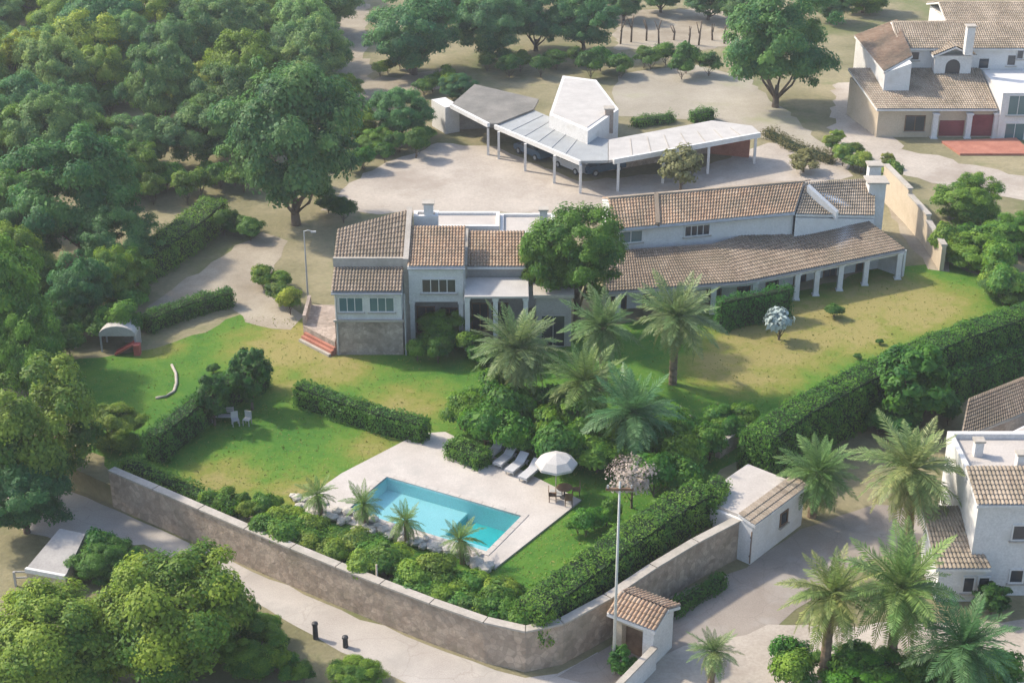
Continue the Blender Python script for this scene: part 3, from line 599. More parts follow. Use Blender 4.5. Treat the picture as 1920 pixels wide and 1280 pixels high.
# flat-roofed neighbour behind and its brown tiled shed
K_ = thing('flat_roofed_house', (34, 90, 0), 'low white building with bright flat roof beyond the roof terrace', 'house')
a = MB(); fp = [G(1795, 860, 2.8), G(1935, 790, 2.8), G(2100, 900, 2.8), G(1860, 930, 2.8)]; a.prism(fp, -.1, 2.8); part('wall', a, 'plaster_white', K_)
c_ = (sum(p_[0] for p_ in fp) / 4, sum(p_[1] for p_ in fp) / 4); a = MB(); a.prism([lerp(p_, c_, .06) for p_ in fp], 2.8, 2.85); part('flat_roof', a, 'deck_stone', K_)
S_ = thing('tiled_shed', (35, 97, 0), 'shed with rusty brown tile roof below the long hedge at right edge', 'shed')
q4 = [G3(1800, 822, 2.4), G3(2000, 742, 2.4), G3(1960, 690, 3.6), G3(1815, 748, 3.6)]
a = MB(); a.prism([p_[:2] for p_ in q4], -.1, [p_[2] - .2 for p_ in q4]); part('wall', a, 'masonry', S_); roof(S_, *q4, 'tile_brown')

# ---------------------------------------------------------------- boundary wall, gate, hut
BW = thing('boundary_wall', (*wallw[5], 0), 'long tan stone retaining wall along the road, rounded at the corner', 'wall')
def ring(off, z): 
    out = []
    for i, p in enumerate(fine):
        a_ = fine[max(i - 1, 0)]; b_ = fine[min(i + 1, len(fine) - 1)]; d = Vector((b_[0] - a_[0], b_[1] - a_[1])).normalized(); out.append((p[0] + d.y * off, p[1] - d.x * off, z))
    return out
def strip(o0, o1, z0, z1):
    m_ = MB(); a_, b_, c_, d_ = ring(o1, z0), ring(o1, z1), ring(o0, z1), ring(o0, z0)
    for i in range(len(fine) - 1):
        for p_, q_ in ((a_, b_), (b_, c_), (c_, d_), (d_, a_)): m_.face([p_[i], p_[i + 1], q_[i + 1], q_[i]])
    for i in (0, -1): m_.face([a_[i], b_[i], c_[i], d_[i]])
    return m_
part('wall', strip(-.28, .14, -.1, 2.62), 'wall_stone', BW)
for i in range(len(fine) - 1):                       # coping slabs, one per bay
    m_ = MB(); a_, b_ = ring(-.34, 2.62), ring(.22, 2.62); t0, t1 = .01, .99
    c4 = [lerp(b_[i], b_[i + 1], t0), lerp(b_[i], b_[i + 1], t1), lerp(a_[i], a_[i + 1], t1), lerp(a_[i], a_[i + 1], t0)]
    m_.prism([p_[:2] for p_ in c4], 2.622, 2.74); part('coping_slab', m_, 'coping', BW)
Gt = thing('gateway', (6.6, 71, 0), 'small tiled gateway with a dark arched opening at the lane corner', 'gateway')
gu = Vector((.83, -.56)); gv = Vector((.56, .83)); g0 = Vector(G(1148, 1222, 0))
gp = lambda u, v: tuple(g0 + gu * u + gv * v)
def gbox(m_, u0, u1, v0, v1, z0, z1): return m_.prism([gp(u0, v0), gp(u1, v0), gp(u1, v1), gp(u0, v1)], z0, z1)
part('pier', gbox(MB(), 0, .55, 0, 2.2, -.05, 2.6), 'plaster_cream', Gt); part('pier', gbox(MB(), 1.85, 2.5, 0, 2.2, -.05, 2.6), 'plaster_white', Gt)
part('lintel', gbox(MB(), .55, 1.85, 0.02, 2.18, 2.1, 2.6), 'plaster_cream', Gt); part('door', gbox(MB(), .55, 1.85, .5, .62, .02, 2.1), 'wood', Gt)
P3 = lambda u, v, z: (*gp(u, v), z)
roof(Gt, P3(-.25, -.3, 2.65), P3(2.75, -.3, 2.65), P3(2.75, 1.1, 3.25), P3(-.25, 1.1, 3.25), 'tile_orange'); roof(Gt, P3(2.75, 2.5, 2.65), P3(-.25, 2.5, 2.65), P3(-.25, 1.1, 3.25), P3(2.75, 1.1, 3.25), 'tile_orange')
GW = thing('low_white_wall', (*gp(3.2, -.3), 0), 'low white wall running forward from the tiled gateway', 'wall')
part('wall', gbox(MB(), 2.5, 2.75, -4.5, 0, -.05, 1.4), 'plaster_white', GW); part('coping', gbox(MB(), 2.44, 2.81, -4.55, -.02, 1.4, 1.5), 'coping', GW)
HU = thing('gate_hut', (15, 84, 0), 'cream flat-roofed hut with white wall and tiled edge beside the lane', 'hut')
hp, hq = Vector(G(1406, 1058, 0)), Vector(G(1502, 984, 0)); hd = (hq - hp).normalized(); hn = Vector((-hd.y, hd.x)); Lh = (hq - hp).length
hP = lambda s_, t_: tuple(hp + hd * s_ + hn * t_)
a = MB(); a.prism([hP(0, 0), hP(Lh, 0), hP(Lh, 4.2), hP(0, 4.2)], -.1, 2.75); part('wall', a, 'plaster_white', HU)
a = MB(); a.prism([hP(.2, 1.0), hP(Lh - .2, 1.0), hP(Lh - .2, 4.0), hP(.2, 4.0)], 2.75, 2.95); part('flat_roof', a, 'deck_stone', HU)
H3 = lambda s_, t_, z: (*hP(s_, t_), z); roof(HU, H3(-.1, -.2, 2.85), H3(Lh + .1, -.2, 2.85), H3(Lh + .1, 1.0, 3.15), H3(-.1, 1.0, 3.15), 'tile_tan')
window(HU, hP(0, 0), hP(Lh, 0), Lh * .55, Lh * .55 + .7, 1.2, 2.0, 'glass_dark', 'wood', mull=0)
DG = thing('lane_gate', (*wallw[-1], 0), 'dark wooden gate in the wall beside the cream hut', 'gate')
p, q = Vector(wallw[-1]), hp; n_ = 6
for i in range(n_):
    a = MB(); a.seg(tuple(p.lerp(q, (i + .04) / n_)), tuple(p.lerp(q, (i + .96) / n_)), .06, 2.3, .07); part('board', a, 'wood', DG)
for z_ in (.5, 1.8): a = MB(); a.seg(tuple(p + Vector((-.06, .06))), tuple(q + Vector((-.06, .06))), z_, z_ + .12, .05); part('rail', a, 'dark_metal', DG)
GP = thing('garden_steps_wall', G3(1330, 850), 'pale low stone walls meeting in a vee below the palms', 'wall')
for (pa, pb, h) in (((1268, 785), (1335, 850), .9), ((1345, 858), (1395, 826), 1.1)):
    a = MB(); a.seg(G(*pa), G(*pb), UP - .1, UP + h, .35); part('wall', a, 'masonry', GP); a = MB(); a.seg(G(*pa), G(*pb), UP + h, UP + h + .1, .5); part('coping', a, 'coping', GP)

# ---------------------------------------------------------------- poles, furniture
def pole(px, py, h, r, label, z=0, mat='pole_concrete', arm=True, name='utility_pole', cat='pole'):
    x, y = G(px, py, z); o = thing(name, (x, y, z), label, cat); a = MB(); a.tube([(x, y, z - .3), (x, y, z + h)], [r, r * .6], 10); part('pole', a, mat, o, True)
    if arm:
        a = MB(); a.box(x - .7, x + .7, y - .06, y + .06, z + h - .5, z + h - .38); part('crossarm', a, 'wood', o)
        for s_ in (-.6, 0, .6): a = MB(); a.tube([(x + s_, y, z + h - .38), (x + s_, y, z + h - .2)], .05, 6); part('insulator', a, 'grey_metal', o)
    return o
pole(1150, 1262, 12.0, .09, 'tall pale concrete utility pole by the gateway at the wall corner')
pole(710, 1152, 3.4, .09, 'thin brown post standing at the foot of the road wall', 0, 'pale_wood', False, 'post')
def lamp(px, py, h, label):
    x, y = G(px, py); o = thing('lamp_post', (x, y, UP), label, 'lamp'); a = MB(); a.tube([(x, y, UP - .2), (x, y, UP + h)], [.08, .05], 8); part('post', a, 'grey_metal', o)
    a = MB(); a.tube([(x, y, UP + h - .05), (x + .3, y - .1, UP + h + .1), (x + .7, y - .2, UP + h + .05)], .04, 6); part('arm', a, 'grey_metal', o); a = MB(); a.box(x + .55, x + .95, y - .3, y - .1, UP + h - .05, UP + h + .06); part('lamp_head', a, 'grey_metal', o)
lamp(578, 566, 6.0, 'slim grey lamp post left of the villa, in front of the big dark tree')
for (px, py, hh, lb) in ((592, 1196, .95, 'taller dark bollard on the road edge, farther from the corner'), (648, 1212, .6, 'short dark stub bollard on the road edge, nearer the corner')):
    x, y = G(px, py, 0); o = thing('bollard', (x, y, 0), lb, 'bollard', 'bollards on the road edge'); a = MB(); a.tube([(x, y, -.1), (x, y, hh)], [.16, .14], 12); part('post', a, 'dark_metal', o); a = MB(); a.tube([(x, y, hh), (x, y, hh + .1), (x, y, hh + .16)], [.19, .17, .06], 12); part('cap', a, 'dark_metal', o)
# sun loungers
def lounger(px, py, rz, label):
    x, y = G(px, py, DZ); o = thing('sun_lounger', (0, 0, 0), label, 'sun lounger', 'sun loungers on the pool deck')
    a = MB(); a.box(-1.0, .95, -.34, .34, .24, .30); part('frame', a, 'grey_metal', o)
    for lx in (-.85, .8):
        for ly_ in (-.28, .28): a = MB(); a.box(lx - .03, lx + .03, ly_ - .03, ly_ + .03, 0, .24); part('leg', a, 'grey_metal', o)
    a = MB(); a.box(-.98, .3, -.32, .32, .304, .40); part('mattress', a, 'cushion', o)
    a = MB(); a.slab([(.3, -.32, .40), (.98, -.32, .80), (.98, .32, .80), (.3, .32, .40)], .1); part('backrest', a, 'cushion', o)
    o.location = (x, y, DZ); o.rotation_euler = (0, 0, rz); return o
for (px, py, lb) in ((925, 853, 'leftmost grey sun lounger in the row on the pool deck'), (947, 866, 'second grey sun lounger from the left on the pool deck'), (969, 879, 'third grey sun lounger from the left on the pool deck'), (994, 892, 'grey sun lounger nearest the white parasol')):
    lounger(px, py, R(58), lb)
x, y = G(1042, 925, DZ); U_ = thing('parasol', (x, y, DZ), 'big white parasol open over the corner of the pool deck', 'parasol')
a = MB(); a.box(x - .35, x + .35, y - .35, y + .35, DZ, DZ + .08); part('base', a, 'grey_metal', U_); a = MB(); a.tube([(x, y, DZ + .08), (x, y, DZ + 2.75)], .035, 8); part('pole', a, 'pale_wood', U_)
for k in range(8):
    t0, t1 = 2 * math.pi * k / 8, 2 * math.pi * (k + 1) / 8; m_ = MB(); rr = 1.32
    A_ = (x, y, DZ + 2.85); B0 = (x + .9 * math.cos(t0), y + .9 * math.sin(t0), DZ + 2.56); B1 = (x + .9 * math.cos(t1), y + .9 * math.sin(t1), DZ + 2.56); C0 = (x + rr * math.cos(t0), y + rr * math.sin(t0), DZ + 2.22); C1 = (x + rr * math.cos(t1), y + rr * math.sin(t1), DZ + 2.22)
    dn = lambda p_: (p_[0], p_[1], p_[2] - .02); fl = lambda p_: (p_[0], p_[1], p_[2] - .16)
    m_.face([A_, B0, B1]); m_.face([B0, C0, C1, B1]); m_.face([C0, fl(C0), fl(C1), C1]); part('canopy_panel', m_, 'canvas_white', U_)
    a = MB(); a.tube([(x, y, DZ + 2.80), (B0[0], B0[1], B0[2] - .05), (C0[0], C0[1], C0[2] - .04)], .015, 4); part('rib', a, 'pale_wood', U_)
x, y = G(1058, 932, DZ); TB = thing('patio_table', (x, y, DZ), 'small round brown table under the white parasol', 'table')
a = MB(); a.tube([(x, y, DZ + .70), (x, y, DZ + .74)], .5, 18); part('table_top', a, 'wood', TB); a = MB(); a.tube([(x, y, DZ), (x, y, DZ + .70)], .05, 8); part('leg', a, 'dark_metal', TB); a = MB(); a.tube([(x, y, DZ), (x, y, DZ + .04)], .28, 14); part('base', a, 'dark_metal', TB)
def chair(px, py, rz, label, z=DZ, mat='wood', grp=None):
    x, y = G(px, py, z); o = thing('chair', (0, 0, 0), label, 'chair', grp); a = MB(); a.box(-.24, .24, -.24, .24, .42, .46); part('seat', a, mat, o); a = MB(); a.slab([(-.24, .22, .95), (.24, .22, .95), (.24, .26, .95), (-.24, .26, .95)], .49); part('backrest', a, mat, o)
    for lx in (-.21, .21):
        for ly_ in (-.21, .21): a = MB(); a.box(lx - .025, lx + .025, ly_ - .025, ly_ + .025, 0, .42); part('leg', a, mat, o)
    o.location = (x, y, z); o.rotation_euler = (0, 0, rz); return o
for (px, py, rz, lb) in ((1036, 938, R(90), 'brown chair on the left of the parasol table'), (1080, 928, R(-90), 'brown chair on the right of the parasol table'), (1066, 946, R(180), 'brown chair in front of the parasol table')): chair(px, py, rz, lb, DZ, 'wood', 'chairs round the parasol table')
# white garden bench, chairs and table on the shaded lawn
x, y = G(418, 790); BN = thing('garden_bench', (x, y, UP), 'white garden bench on the shaded left lawn', 'bench')
for k in range(4): a = MB(); a.box(x - .75, x + .75, y - .22 + .12 * k, y - .12 + .12 * k, UP + .42, UP + .46); part('seat_slat', a, 'canvas_white', BN)
for k in range(3): a = MB(); a.box(x - .75, x + .75, y + .26, y + .3, UP + .55 + .15 * k, UP + .65 + .15 * k); part('back_slat', a, 'canvas_white', BN)
for lx in (-.7, .7): a = MB(); a.box(x + lx - .04, x + lx + .04, y - .22, y + .26, UP - .02, UP + .42); part('leg', a, 'canvas_white', BN); a = MB(); a.box(x + lx - .03, x + lx + .03, y + .3, y + .34, UP, UP + .95); part('back_post', a, 'canvas_white', BN)
chair(442, 797, R(20), 'white garden chair next to the white bench on the lawn', UP, 'canvas_white', 'white chairs on the lawn'); chair(464, 796, R(-15), 'rightmost white garden chair on the shaded lawn', UP, 'canvas_white', 'white chairs on the lawn')
# white play shelter with a red toy car-sized mat at the lawn's left end
x, y = G(228, 650); PS = thing('play_shelter', (x, y, UP), 'white rounded shelter with grey sides at the lawn\'s left end', 'shelter')
a = MB(); nseg = 10; prof = [(1.35 * math.cos(math.pi * k / nseg), 1.35 + .75 * math.sin(math.pi * k / nseg)) for k in range(nseg + 1)]
pr = [(1.35, 1.3)] + prof + [(-1.35, 1.3)]
a.hull([(x + p_[0], y - .9, UP + p_[1]) for p_ in pr], [(x + p_[0], y + .9, UP + p_[1]) for p_ in pr]); part('canopy', a, 'canvas_white', PS)
for sx in (-1.25, 1.25):
    for sy in (-.8, .8): a = MB(); a.box(x + sx - .06, x + sx + .06, y + sy - .06, y + sy + .06, UP - .05, UP + 1.3); part('post', a, 'grey_metal', PS)
a = MB(); a.box(x + .1, x + 1.2, y + .74, y + .78, UP, UP + 1.3); a.box(x + 1.29, x + 1.32, y - .7, y + .7, UP, UP + 1.3); part('side_panel', a, 'plaster_grey', PS)
x, y = G(240, 664); RM = thing('toy_slide', (x, y, UP), 'small red slide in front of the white rounded shelter', 'slide')
a = MB(); a.slab([(x - .9, y - .25, UP + .08), (x + .5, y - .25, UP + .85), (x + .5, y + .25, UP + .85), (x - .9, y + .25, UP + .08)], .06); part('chute', a, 'red_paint', RM)
for s_ in (-.28, .28): a = MB(); a.slab([(x - .9, y + s_ - .03, UP + .2), (x + .5, y + s_ - .03, UP + 1.0), (x + .5, y + s_ + .03, UP + 1.0), (x - .9, y + s_ + .03, UP + .2)], .2); part('side_rail', a, 'red_paint', RM)
a = MB(); a.box(x + .5, x + .95, y - .28, y + .28, UP - .02, UP + .85); part('ladder', a, 'red_paint', RM)
# pale curved hose / path edging on the lawn
a = MB(); pts = [G3(*p_, UP + .06) for p_ in ((322, 684), (330, 700), (331, 718), (326, 733), (312, 743), (292, 746))]; a.tube(pts, .11, 6); solo('lawn_edging', a, 'coping', 'pale curved kerb edging on the left lawn', 'edging', smooth=True)

# ---------------------------------------------------------------- vegetation builders
def leaf_mesh(name, P, N, size, tint, mat, elong=1.5, seed=0):
    """rhombic leaf cards centred on P facing N"""
    rng = np.random.default_rng(seed); n_ = len(P)
    N = N / (np.linalg.norm(N, axis=1, keepdims=True) + 1e-9)
    T = np.cross(N, rng.normal(size=(n_, 3))); T /= (np.linalg.norm(T, axis=1, keepdims=True) + 1e-9); Bv = np.cross(N, T)
    s = (size * np.exp(rng.normal(0, .32, n_)))[:, None]
    v = np.empty((n_, 4, 3)); fold = N * s * .18
    v[:, 0] = P - T * s * elong * .5; v[:, 1] = P - Bv * s * .42 + fold; v[:, 2] = P + T * s * elong * .5; v[:, 3] = P + Bv * s * .42 + fold
    me = bpy.data.meshes.new(name); me.vertices.add(n_ * 4); me.vertices.foreach_set('co', v.reshape(-1).astype(np.float32))
    me.loops.add(n_ * 4); me.loops.foreach_set('vertex_index', np.arange(n_ * 4, dtype=np.int32))
    me.polygons.add(n_); me.polygons.foreach_set('loop_start', np.arange(0, n_ * 4, 4, dtype=np.int32)); me.polygons.foreach_set('loop_total', np.full(n_, 4, dtype=np.int32))
    at = me.attributes.new('tint', 'FLOAT', 'POINT'); at.data.foreach_set('value', np.repeat(np.clip(tint, 0, 1), 4).astype(np.float32))
    me.materials.append(MATS[mat]); me.update(); me.validate(); return me
def crown_mesh(name, seed, rx, rz, nclump, per0, leaf, mat, flat=0.0, cl=(.24, .42), spread=.8):
    rng = np.random.default_rng(seed); Ps, Ns, Ts = [], [], []
    for k in range(nclump):
        d = rng.normal(size=3); d /= np.linalg.norm(d); d[2] = d[2] * (1 - flat) + flat * abs(d[2]) * .6
        rr = rng.uniform(.35, 1.0) ** .6 * spread * rng.choice([1, 1, 1, 1.12]); c = d * rr; rc = rng.uniform(*cl) * (1.15 - .35 * rr); per = max(12, int(per0 * (rc / (.5 * (cl[0] + cl[1]))) ** 2))
        q = rng.normal(size=(per, 3)); q /= np.linalg.norm(q, axis=1, keepdims=True); q[:, 2] = np.where(q[:, 2] < -.2, -q[:, 2] * .6, q[:, 2])
        rad = rc * rng.uniform(.45, 1.08, per)[:, None]; p = c + q * rad
        Ps.append(p); Ns.append(q * .9 + d * .5 + np.array([0, 0, .3]) + rng.normal(size=(per, 3)) * .3); Ts.append(np.clip(rng.normal(.45, .24) + rng.normal(0, .18, per), 0, 1))
    P = np.concatenate(Ps) * np.array([rx, rx, rz]); N = np.concatenate(Ns); T = np.concatenate(Ts)
    return leaf_mesh(name, P, N, leaf, T, mat, 1.5, seed)
def trunk_mesh(name, seed, h, r0, crown_r, crown_rz, mat='bark'):
    rnd = random.Random(seed); mb = MB(); pts = []
    for k in range(5): t = k / 4; pts.append((rnd.uniform(-.12, .12) * h * .3 * t, rnd.uniform(-.12, .12) * h * .3 * t, -.4 + (h + .4) * t))
    mb.tube(pts, [r0 * 1.35, r0, r0 * .85, r0 * .7, r0 * .55], 8)
    for k in range(6):
        an = k * 2.4 + rnd.random(); s = Vector(pts[rnd.choice((2, 3, 4))]); e = Vector((math.cos(an) * crown_r * .5, math.sin(an) * crown_r * .5, h + rnd.uniform(.35, .95) * crown_rz * .8)); m_ = s.lerp(e, .5) + Vector((0, 0, -.12 * crown_r))
        mb.tube([tuple(s), tuple(m_), tuple(e)], [r0 * .45, r0 * .28, r0 * .1], 6)
    return mesh_from(name, mb, mat, (0, 0, 0), True)
# tree kinds: (crown meshes, trunk mesh, trunk height, crown radius, crown half height)
KINDS = {}
def kind(key, seed, rx, rz, th, ncl, per, leaf, mat, flat=0, cl=(.24, .42), spread=.8, r0=None):
    cm = crown_mesh(key + '_crown', seed, rx, rz, ncl, per, leaf, mat, flat, cl, spread); tm = trunk_mesh(key + '_trunk', seed, th, r0 or rx * .065, rx, rz)
    KINDS[key] = (cm, tm, th, rx, rz)
for i in range(3): kind('broad%d' % i, 11 + i, 5, 4.6, 1.3, 88, 820, .15, 'leaf_broad', 0, (.15, .34), .90)
for i in range(3): kind('pine%d' % i, 31 + i, 5, 4.8, 1.6, 105, 640, .14, 'leaf_pine', .25, (.13, .29), .93)
for i in range(2): kind('olive%d' % i, 51 + i, 2.2, 2.0, 1.4, 26, 110, .22, 'leaf_olive', 0, (.26, .42), .75)
for i in range(4): kind('shrub%d' % i, 71 + i, 1.2, 1.0, .55, 24, 290, .088, 'leaf_hedge' if i % 2 else 'leaf_broad', .3, (.28, .46), .7, .05)
kind('spread0', 14, 5, 5.4, 5.4, 88, 820, .15, 'leaf_broad', .1, (.15, .34), .90, .4)
kind('topiary0', 90, 2.6, 3.0, 2.4, 60, 150, .22, 'leaf_hedge', 0, (.20, .30), .85)
kind('pink0', 95, 1.6, 1.4, 1.2, 30, 60, .085, 'leaf_pink', .2, (.25, .42), .8, .07)
kind('blue0', 97, .9, .8, .5, 14, 40, .16, 'leaf_blue', .3, (.3, .5), .7, .07)
def plant(name, key, cx, cy, wpx, label, cat, group=None, color=(1, 1, 1), hk=1.0, z0=UP, zc=None, rz=None, hpx=None):
    """crown centre seen at pixel (cx, cy), crown width wpx; distance from standing on the ground z0 at the height its kind has"""
    cm, tm, th, rx, rzz = KINDS[key]; zc0 = z0 + 5
    for _ in range(4):
        x, y = G(cx, cy, zc0); s = wpx / 2 / SCALE(x, y, zc0) / rx; zc0 = z0 + (th + rzz * .55) * s * hk
    o = thing(name, (x, y, z0), label, cat, group); o.rotation_euler = (0, 0, random.uniform(0, 6.28) if rz is None else rz); o.scale = (s, s, s * hk)
    t = bpy.data.objects.new('trunk' if rx > 1.5 else 'stem', tm); col.objects.link(t); t.parent = o
    c = bpy.data.objects.new('crown' if rx > 1.5 else 'foliage', cm); col.objects.link(c); c.parent = o; c.location = (0, 0, th + rzz * .55); c.color = (*color, 1)
    return o
def vary(a=.15, base=(1, 1, 1)):
    b_ = random.uniform(1 - a, 1 + a); return (base[0] * b_ * random.uniform(.9, 1.15), base[1] * b_, base[2] * b_ * random.uniform(.85, 1.15))

def hedge(pix, ztop, height, width, label, name='hedge', mat='leaf_hedge', dens=135, leaf=.095, color=(1, 1, 1), lump=.18, cat='hedge', group=None, seed=0):
    rng = np.random.default_rng(seed + len(pix) * 7); path = [Vector(G(a_, b_, ztop)) for a_, b_ in pix]; zb = ztop - height
    Ls = [(q - p).length for p, q in zip(path, path[1:])]; tot = sum(Ls)
    per = 2 * height + width; n_ = int(tot * per * dens)
    s = rng.uniform(0, tot, n_); cum = np.concatenate([[0], np.cumsum(Ls)]); idx = np.clip(np.searchsorted(cum, s) - 1, 0, len(Ls) - 1); t = (s - cum[idx]) / np.array(Ls)[idx]
    A = np.array([tuple(p) for p in path]); D = A[1:] - A[:-1]; Dn = D / np.linalg.norm(D, axis=1, keepdims=True); c = A[idx] + D[idx] * t[:, None]
    nrm = np.stack([Dn[idx][:, 1], -Dn[idx][:, 0]], 1)
    u = rng.uniform(0, per, n_); hw = width / 2; side = np.where(u < height, -1, np.where(u > height + width, 1, 0))
    off = np.where(side == 0, u - height - hw, side * hw); zz = np.where(side == -1, u, np.where(side == 1, per - u, height))
    k1 = np.sin(s * 1.7 + off * 2) * .5 + np.sin(s * 4.1 + zz * 3.1) * .35 + rng.normal(0, .45, n_)
    rr = np.clip((np.abs(off) / hw) ** 4 * (zz / height) ** 6, 0, 1)      # round the top corners
    zz = zz - rr * .3 * min(height, 1.5) * .7; off = off * (1 - .12 * rr)
    o1 = off + np.where(side == 0, 0, side) * k1 * lump; z1 = zb + np.maximum(zz + np.where(side == 0, 1, .2) * k1 * lump, .02)
    P = np.stack([c[:, 0] + nrm[:, 0] * o1, c[:, 1] + nrm[:, 1] * o1, z1], 1)
    N = np.stack([nrm[:, 0] * side, nrm[:, 1] * side, np.where(side == 0, 1.0, .3)], 1) + rng.normal(0, .42, (n_, 3))
    ne = int(width * height * dens * 2.0)
    for e_, (pt, dr) in enumerate(((A[0], -Dn[0]), (A[-1], Dn[-1]))):
        nn = np.array([Dn[0 if e_ == 0 else -1][1], -Dn[0 if e_ == 0 else -1][0]]); o_ = rng.uniform(-hw, hw, ne); zq = rng.uniform(.02, height, ne); bl = rng.normal(.05, lump * .6, ne)
        pe = np.stack([pt[0] + nn[0] * o_ + dr[0] * bl, pt[1] + nn[1] * o_ + dr[1] * bl, zb + zq], 1); P = np.concatenate([P, pe]); N = np.concatenate([N, np.tile(np.array([dr[0], dr[1], .3]), (ne, 1)) + rng.normal(0, .42, (ne, 3))]); s = np.concatenate([s, rng.uniform(0, tot, ne)])
    n_ = len(P)
    T = .45 + .25 * np.sin(s * .9 + 1) * np.sin(s * 2.3) + rng.normal(0, .2, n_)
    og = (*tuple(path[len(path) // 2]), zb); o = thing(name, og, label, cat, group)
    f_ = bpy.data.objects.new('foliage', leaf_mesh('hedge_foliage', P - np.array(og), N, leaf, T, mat, 1.5, seed)); f_.color = (*color, 1); col.objects.link(f_); f_.parent = o
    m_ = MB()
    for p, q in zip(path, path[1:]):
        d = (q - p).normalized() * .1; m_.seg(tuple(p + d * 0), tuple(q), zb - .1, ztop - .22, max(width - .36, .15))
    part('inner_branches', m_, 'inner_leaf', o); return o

# palms: every frond an object of its own
def frond_mesh(name, seed, L=3.2, droop=1.0, nl=24, wid=.62, lw=.085):
    rnd = random.Random(seed); mb = MB(); pts = []
    for k in range(9):
        t = k / 8; pts.append(Vector((L * (t - .12 * t * t * droop), 0, L * (.10 * t - .42 * droop * t * t))))
    mb.tube([tuple(p) for p in pts[::2]], [.05, .04, .03, .02, .008], 4, False)
    for k in range(nl):
        t = .12 + .88 * k / (nl - 1); f = t * 8; i = min(int(f), 7); p = pts[i].lerp(pts[i + 1], f - i); d = (pts[i + 1] - pts[i]).normalized()
        ll = wid * math.sin(math.pi * (.18 + .78 * t)) * rnd.uniform(.85, 1.12)
        for s_ in (-1, 1):
            e = p + d * ll * .55 + Vector((0, s_ * ll * .8, ll * rnd.uniform(-.30, .12))); w_ = d * lw; m_ = p.lerp(e, .45)
            i0 = len(mb.v); mb.v += [tuple(p - w_ * .3), tuple(m_ + w_ * .6), tuple(e), tuple(m_ - w_ * .6)]; mb.f.append((i0, i0 + 1, i0 + 2, i0 + 3)); mb.t += [rnd.uniform(.15, .9)] * 4
    return mesh_from(name, mb, 'leaf_palm')
FR = [frond_mesh('frond', 5, 3.2, .35), frond_mesh('frond', 6, 3.2, .8), frond_mesh('frond', 7, 3.2, 1.25)]
FR_blue = None
def palm_trunk(name, h, r):
    mb = MB(); n_ = max(4, int(h / .22)); pts = []; rad = []
    for k in range(n_ + 1): t = k / n_; pts.append((.10 * math.sin(t * 2) * h * .15, 0, -.3 + (h + .3) * t)); rad.append(r * (1.2 - .35 * t) * (1.06 if k % 2 else .92) * (1.0 if t < .88 else 1.25))
    mb.tube(pts, rad, 10); return mesh_from(name, mb, 'palm_bark')
def palm(cx, cy, wpx, h, label, nf=46, group=None, color=(1, 1, 1), z0=UP, name='palm_tree', r=.26, skirt=True):
    """crown heart at pixel (cx, cy); trunk height h fixes its distance"""
    x, y = G(cx, cy, z0 + h); L = wpx / 2 / SCALE(x, y, z0 + h) * 1.08; k = L / 3.2
    o = thing(name, (x, y, z0), label, 'palm tree', group); o.rotation_euler = (R(random.uniform(-5, 5)), R(random.uniform(-5, 5)), random.uniform(0, 6.28))
    t = bpy.data.objects.new('trunk', palm_trunk('palm_trunk', h, r)); col.objects.link(t); t.parent = o
    nf = int(nf * 1.5)
    for i in range(nf):
        f = i / nf; el = R(80 - 138 * f ** .85 + random.uniform(-13, 13)); az = i * 2.39996 + random.uniform(-.45, .45)
        m_ = FR[0] if f < .3 else (FR[1] if f < .7 else FR[2])
        c = bpy.data.objects.new('frond', m_); col.objects.link(c); c.parent = o; c.location = (.06 * math.cos(az), .06 * math.sin(az), h + .1 * (1 - f))
        c.rotation_euler = (random.uniform(-.25, .25), -el, az); s = k * random.uniform(.72, 1.12) * (1 if f > .12 else .75); c.scale = (s, s, s)
        yel = max(0, f - .72) * 1.6 if skirt else 0
        c.color = (color[0] * (1 + .9 * yel) * random.uniform(.9, 1.1), color[1] * (1 + .35 * yel) * random.uniform(.92, 1.08), color[2] * (1 + .2 * yel), 1)
    return o

# ---------------------------------------------------------------- palms
palm(960, 655, 200, 5.2, 'tall feathery palm in front of the villa\'s cream terrace roof', 52)
palm(1135, 610, 165, 5.0, 'palm with green crown right of the grey pavilion', 46, color=(.85, 1, .9))
palm(1268, 585, 185, 5.6, 'tall palm with long trunk before the veranda\'s left end', 50, color=(1.0, 1.02, 1.0))
palm(1090, 715, 175, 4.2, 'yellowish palm in the middle of the palm grove', 44, color=(1.0, 1.05, .8))
palm(1190, 770, 200, 3.8, 'dark blue-green palm above the garden\'s pale vee-shaped walls', 48, color=(.55, .85, .85))
palm(1530, 880, 175, 3.4, 'dense green palm beside the cream hut', 52, z0=0, color=(.85, 1.05, .8))
palm(1722, 885, 230, 6.0, 'big straw-coloured palm left of the flat white roofs', 56, z0=0, color=(1.35, 1.2, 1.15))
palm(1560, 1120, 205, 5.2, 'golden-hearted palm with slim trunk over the pale yard', 48, z0=0, color=(1.25, 1.15, .9))
palm(1690, 1090, 250, 6.0, 'large upright green palm before the low tiled wing', 50, z0=0, color=(.95, 1.1, .8))
palm(1825, 1215, 230, 4.6, 'dark green palm in the lower right corner', 46, z0=0, color=(.5, .8, .75))
palm(1335, 1225, 110, 2.4, 'small young palm on the pale yard in front of the lane', 34, z0=0, r=.18)
palm(50, 640, 150, 2.2, 'broad-leaved low palm at the left edge beside the shelter', 30, color=(.6, .95, .8))
for (px, py, wd, lb) in ((600, 925, 85, 'small palm farthest left in the row by the pool'), (685, 942, 90, 'small palm second from left in the row by the pool'), (762, 977, 90, 'small palm third from left in the row by the pool'), (866, 1012, 95, 'small palm at the right end of the row by the pool')):
    palm(px, py, wd, 1.6, lb, 26, 'row of small palms by the pool', (1.0, 1.1, .75), UP, 'dwarf_palm', .14, False)

